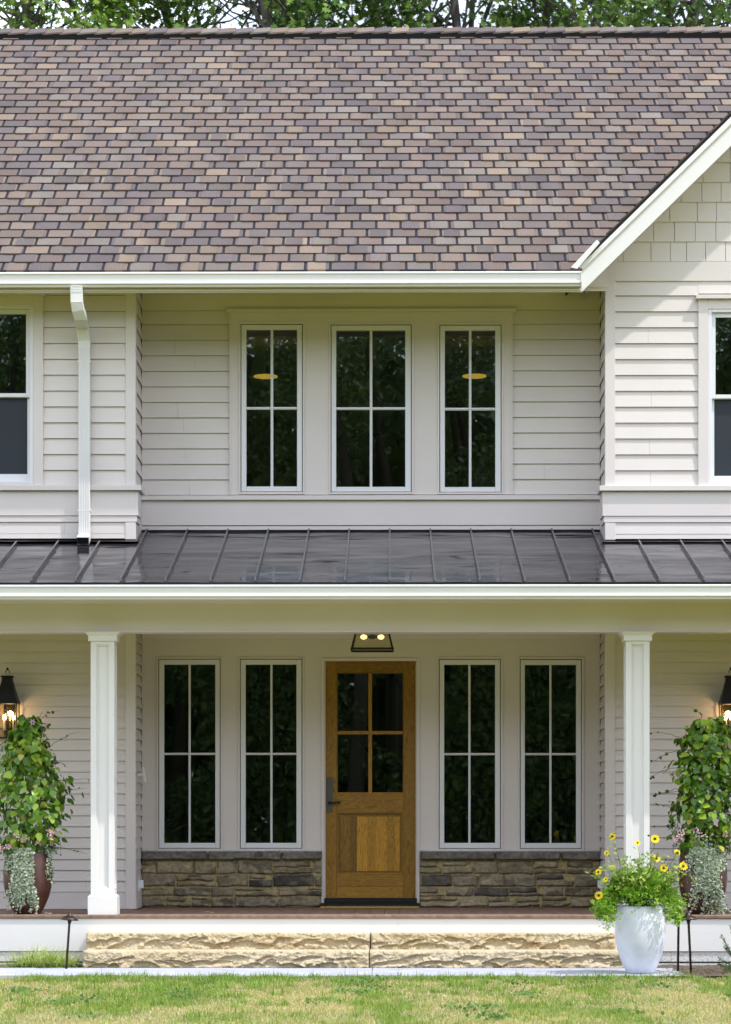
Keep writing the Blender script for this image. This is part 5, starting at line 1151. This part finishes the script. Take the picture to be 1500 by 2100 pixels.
tag(leafobj('clover', [leaves(P, rng.normal(0, 1, (n, 3)) + [0, 0, .4], rng.normal(0, .3, (n, 3)) + [0, -.4, 1], rng.uniform(.012, .028, n), rcol(n, [((.08, .17, .03), 2), ((.13, .23, .04), 1)]), T_ROUND)], 'leaf'), 'low dark green clover patches growing in the lawn', 'clover', kind='stuff')
# dry fragments on the bed and deck
n = 700; X = rng.uniform(PX(1360, -3), PX(1560, -3), n); P = np.stack([X, rng.uniform(-3.98, -2.9, n), np.full(n, .006)], 1)
tag(leafobj('mulch', [leaves(P, rng.normal(0, 1, (n, 3)) * [1, 1, .2], rng.normal(0, .3, (n, 3)) + [0, 0, 1], rng.uniform(.012, .035, n), rcol(n, [((.16, .10, .06), 2), ((.30, .22, .14), 1), ((.07, .05, .035), 2)]), (OVAL * [.6, 1, 1], T_OVAL[1]))], 'leaf'), 'brown shredded mulch on the bed under the path lights', 'mulch', kind='stuff')
for k, (px, yy, lab) in enumerate(((101, -2.12, 'small curled dry leaf on the porch edge right of the left urn'), (93, -2.06, 'tiny pale dry leaf on the porch edge nearest the left urn'), (423, -1.7, 'dry leaf on the deck in front of the left stone veneer'), (434, -1.9, 'second small dry leaf on the deck near the left stone veneer'))):
    c = np.array((PX(px, yy), yy, DK + .008)); o = leafobj('dry_leaf', [leaves(np.array([c, c + [.004, 0, 0]]), np.array([[1., .3, .3], [-.8, .4, .5]]), np.array([[0, -.6, 1.], [.2, -.7, 1.]]), [.028, .02], np.array([(.5, .4, .2)] * 2), T_OVAL)], 'leaf'); tag(o, lab, 'leaf')

# ================================================================ TREES
GAPS = [(440, 520), (522, 560), (890, 938), (940, 978), (982, 1024), (1072, 1122), (1198, 1248), (1376, 1428), (1286, 1312), (686, 716), (136, 174), (812, 830)]
def tree(px, y, lean, H, cr, limbs, label, seed, nleaf, base_th=.22, pal=None):
    """trunk passes photo column px just above the ridge; lean = dx per metre there"""
    global rng
    rng = np.random.default_rng(seed); zc_ = PZ(40, y); xr_ = PX(px, y); x0 = xr_ - lean * 3.0
    o = thing('oak_tree', label, 'tree', (x0, y, -.02), 'oak trees behind the roof')
    tb = MB(); hb = zc_ - 3.0
    pts = [(x0, y, -.1), (x0 + .05, y + .05, hb * .5), (x0, y, hb), (xr_ - lean * .8, y, zc_ - .8), (xr_ + lean * .8, y, zc_ + .8), (xr_ + lean * 2.2, y + .2, H - .6), (xr_ + lean * 2.6, y + .2, H)]
    rt = [base_th, base_th * .8, base_th * .62, base_th * .33, base_th * .28, .04, .015]; tb.tube(pts, rt, 10)
    for (bx0, bx1, wpx, dy) in limbs:      # limbs that cross the strip above the ridge
        a = Vector((PX(bx0, y + dy), y + dy, PZ(75, y + dy))); b2 = Vector((PX(bx1, y + dy), y + dy, PZ(-8, y + dy))); dr = b2 - a; rw = (PX(800 + wpx, y) - PX(800, y)) / 2
        root = Vector((x0, y, hb)); tb.tube([root, (root + a) / 2 + Vector((0, 0, .15)), a, b2, b2 + dr * 1.6 + Vector((0, 0, .2)), b2 + dr * 3.2], [rw * 1.5, rw * 1.3, rw * 1.08, rw, rw * .6, rw * .2], 8)
    cl = []; cxy = Vector((xr_, y, zc_ + .6))
    for k in range(190):
        v = rng.normal(0, 1, 3); v /= np.linalg.norm(v); q = rng.uniform(.25, 1) ** .5; c = np.array((cxy.x + v[0] * cr * q, cxy.y + v[1] * cr * q, cxy.z + v[2] * (cr * .95) * q)); cl.append(c)
        if any(PX(g0, y) < c[0] < PX(g1, y) for g0, g1 in GAPS) and abs(c[2] - zc_) < 1.3: cl.pop(); continue
        if k < 70:
            s0 = Vector(pts[3]).lerp(Vector(pts[5]), rng.random()); m_ = (s0 + Vector(c)) / 2 + Vector((0, 0, -.15)); tb.tube([s0, m_, Vector(c)], [.024, .014, .005], 5, cap=False)
    ob = tb.build('trunk', 'bark', smooth=True); ob.parent = o; ob.location = -Vector(o.location)
    cl = np.array(cl); ci = rng.integers(0, len(cl), nleaf); P = cl[ci] + np.clip(rng.normal(0, 1, (nleaf, 3)), -1.6, 1.6) * [.20, .24, .17]
    outv = unit(P - np.array(cxy)); d = outv + rng.normal(0, .7, (nleaf, 3)) + [0, 0, -.45]; nr = rng.normal(0, .55, (nleaf, 3)) + [.15, -.55, .9]
    ct_ = rng.uniform(.75, 1.5, len(cl))[ci][:, None]
    pal = pal or [((.05, .11, .018), 4), ((.09, .165, .025), 3), ((.17, .26, .04), 1.2)]
    leafobj('crown', [leaves(P, d, nr, rng.uniform(.10, .165, nleaf), rcol(nleaf, pal, .2) * ct_, T_OAK)], 'leaf', o)
tree(60, 13.2, -.25, 16.2, 2.3, [(175, 140, 9, .5), (262, 255, 5, -.4)], 'leafiest light green oak crown over the left end of the roof ridge', 31, 6500, pal=[((.10, .19, .02), 3), ((.17, .28, .035), 3), ((.28, .38, .06), 2)])
tree(345, 14.0, -.35, 16.6, 2.2, [(415, 398, 8, .3), (205, 235, 5, .2)], 'dense dark green oak with trunk leaning left over the ridge, left of the sky gap', 32, 5600)
tree(548, 13.0, -.28, 16.0, 1.6, [(558, 500, 8, .0), (578, 585, 4, .2)], 'thin oak with a forked trunk just right of the bright sky gap', 33, 1900)
tree(768, 14.5, -.22, 17.0, 2.3, [(840, 830, 6, .5), (700, 716, 5, .2)], 'broad dark oak over the middle of the ridge, above the door', 34, 5200)
tree(936, 13.6, -.1, 16.8, 1.7, [(966, 970, 11, .2), (980, 1012, 9, .4), (890, 880, 4, 0)], 'oak with three upright trunks close together right of the middle', 35, 1900)
tree(1250, 13.4, .40, 16.4, 2.3, [(1210, 1230, 5, .2), (1170, 1182, 4, 0)], 'bright green oak whose trunk leans right, left of the last sky gap', 36, 3600, pal=[((.075, .145, .02), 3), ((.13, .21, .03), 2), ((.22, .30, .06), 1)])
tree(1420, 12.8, .32, 17.0, 1.9, [(1490, 1500, 5, .3)], 'oak with the thickest bare trunk at the right end of the ridge', 37, 3000, base_th=.30)
tree(1120, 14.8, .12, 16.5, 1.7, [(1060, 1050, 4, .2)], 'slender sparse oak between the upright trunks and the bright oak', 38, 2400)
# ---- wood facing the house (mirrored in the windows)
rng = np.random.default_rng(123)
tb = MB(); n = 190000
X = rng.uniform(-15, 15, n); Y = rng.uniform(-58, -46, n); top = 14.5 + 5 * fbm(X * .12, Y * .1, 8, 3); Zt = rng.random(n) ** .8 * top
keep = fbm(X * .25 + 5, Zt * .28, 19, 3) > .30; X, Y, Zt = X[keep], Y[keep], Zt[keep]; n = len(X)
P = np.stack([X, Y, Zt + .3], 1)
V_, F_, C_ = leaves(P, rng.normal(0, 1, (n, 3)) + [0, 0, -.4], rng.normal(0, .6, (n, 3)) + [0, .6, .8], rng.uniform(.14, .26, n), rcol(n, [((.05, .09, .025), 3), ((.08, .13, .035), 2), ((.12, .17, .05), 1)], .3) * (.6 + .8 * fbm(X * .5, Zt * .6, 4, 3))[:, None], T_OVAL)
for k in range(26):
    x = -16 + 32 * k / 25 + rng.uniform(-1, 1); yy = rng.uniform(-58, -46); tb.tube([(x, yy, -.1), (x + .3, yy, 8), (x + rng.uniform(-1, 1), yy, 15)], [.26, .2, .06], 8)
wv = np.array(tb.v); wf = np.array([f for f in tb.f if len(f) == 4]); wf3 = np.concatenate([wf[:, [0, 1, 2]], wf[:, [0, 2, 3]]])
o = npmesh('woodland', np.concatenate([V_, wv]), np.concatenate([F_, wf3 + len(V_)]), np.concatenate([C_, np.tile((.06, .05, .04), (len(wv), 1))]), 'leaf')
n = 26000; X = rng.uniform(-70, 70, n); Y = rng.uniform(-84, -64, n); Zt = rng.random(n) * (15.5 + 5 * fbm(X * .1, Y * .1, 9, 3))
sb = leaves(np.stack([X, Y, Zt], 1), rng.normal(0, 1, (n, 3)), rng.normal(0, .5, (n, 3)) + [0, 1, .5], rng.uniform(1.0, 2.0, n), rcol(n, [((.035, .075, .02), 3), ((.06, .11, .025), 1)], .3), T_OAK)
leafobj('woodland', [sb], 'leaf'); tag(bpy.context.scene.objects['woodland.001'], 'taller far part of the wood behind the first trees facing the house', 'woodland', kind='stuff')
tag(o, 'dense green wood across the lawn, facing the house and mirrored in its windows', 'woodland', kind='stuff')
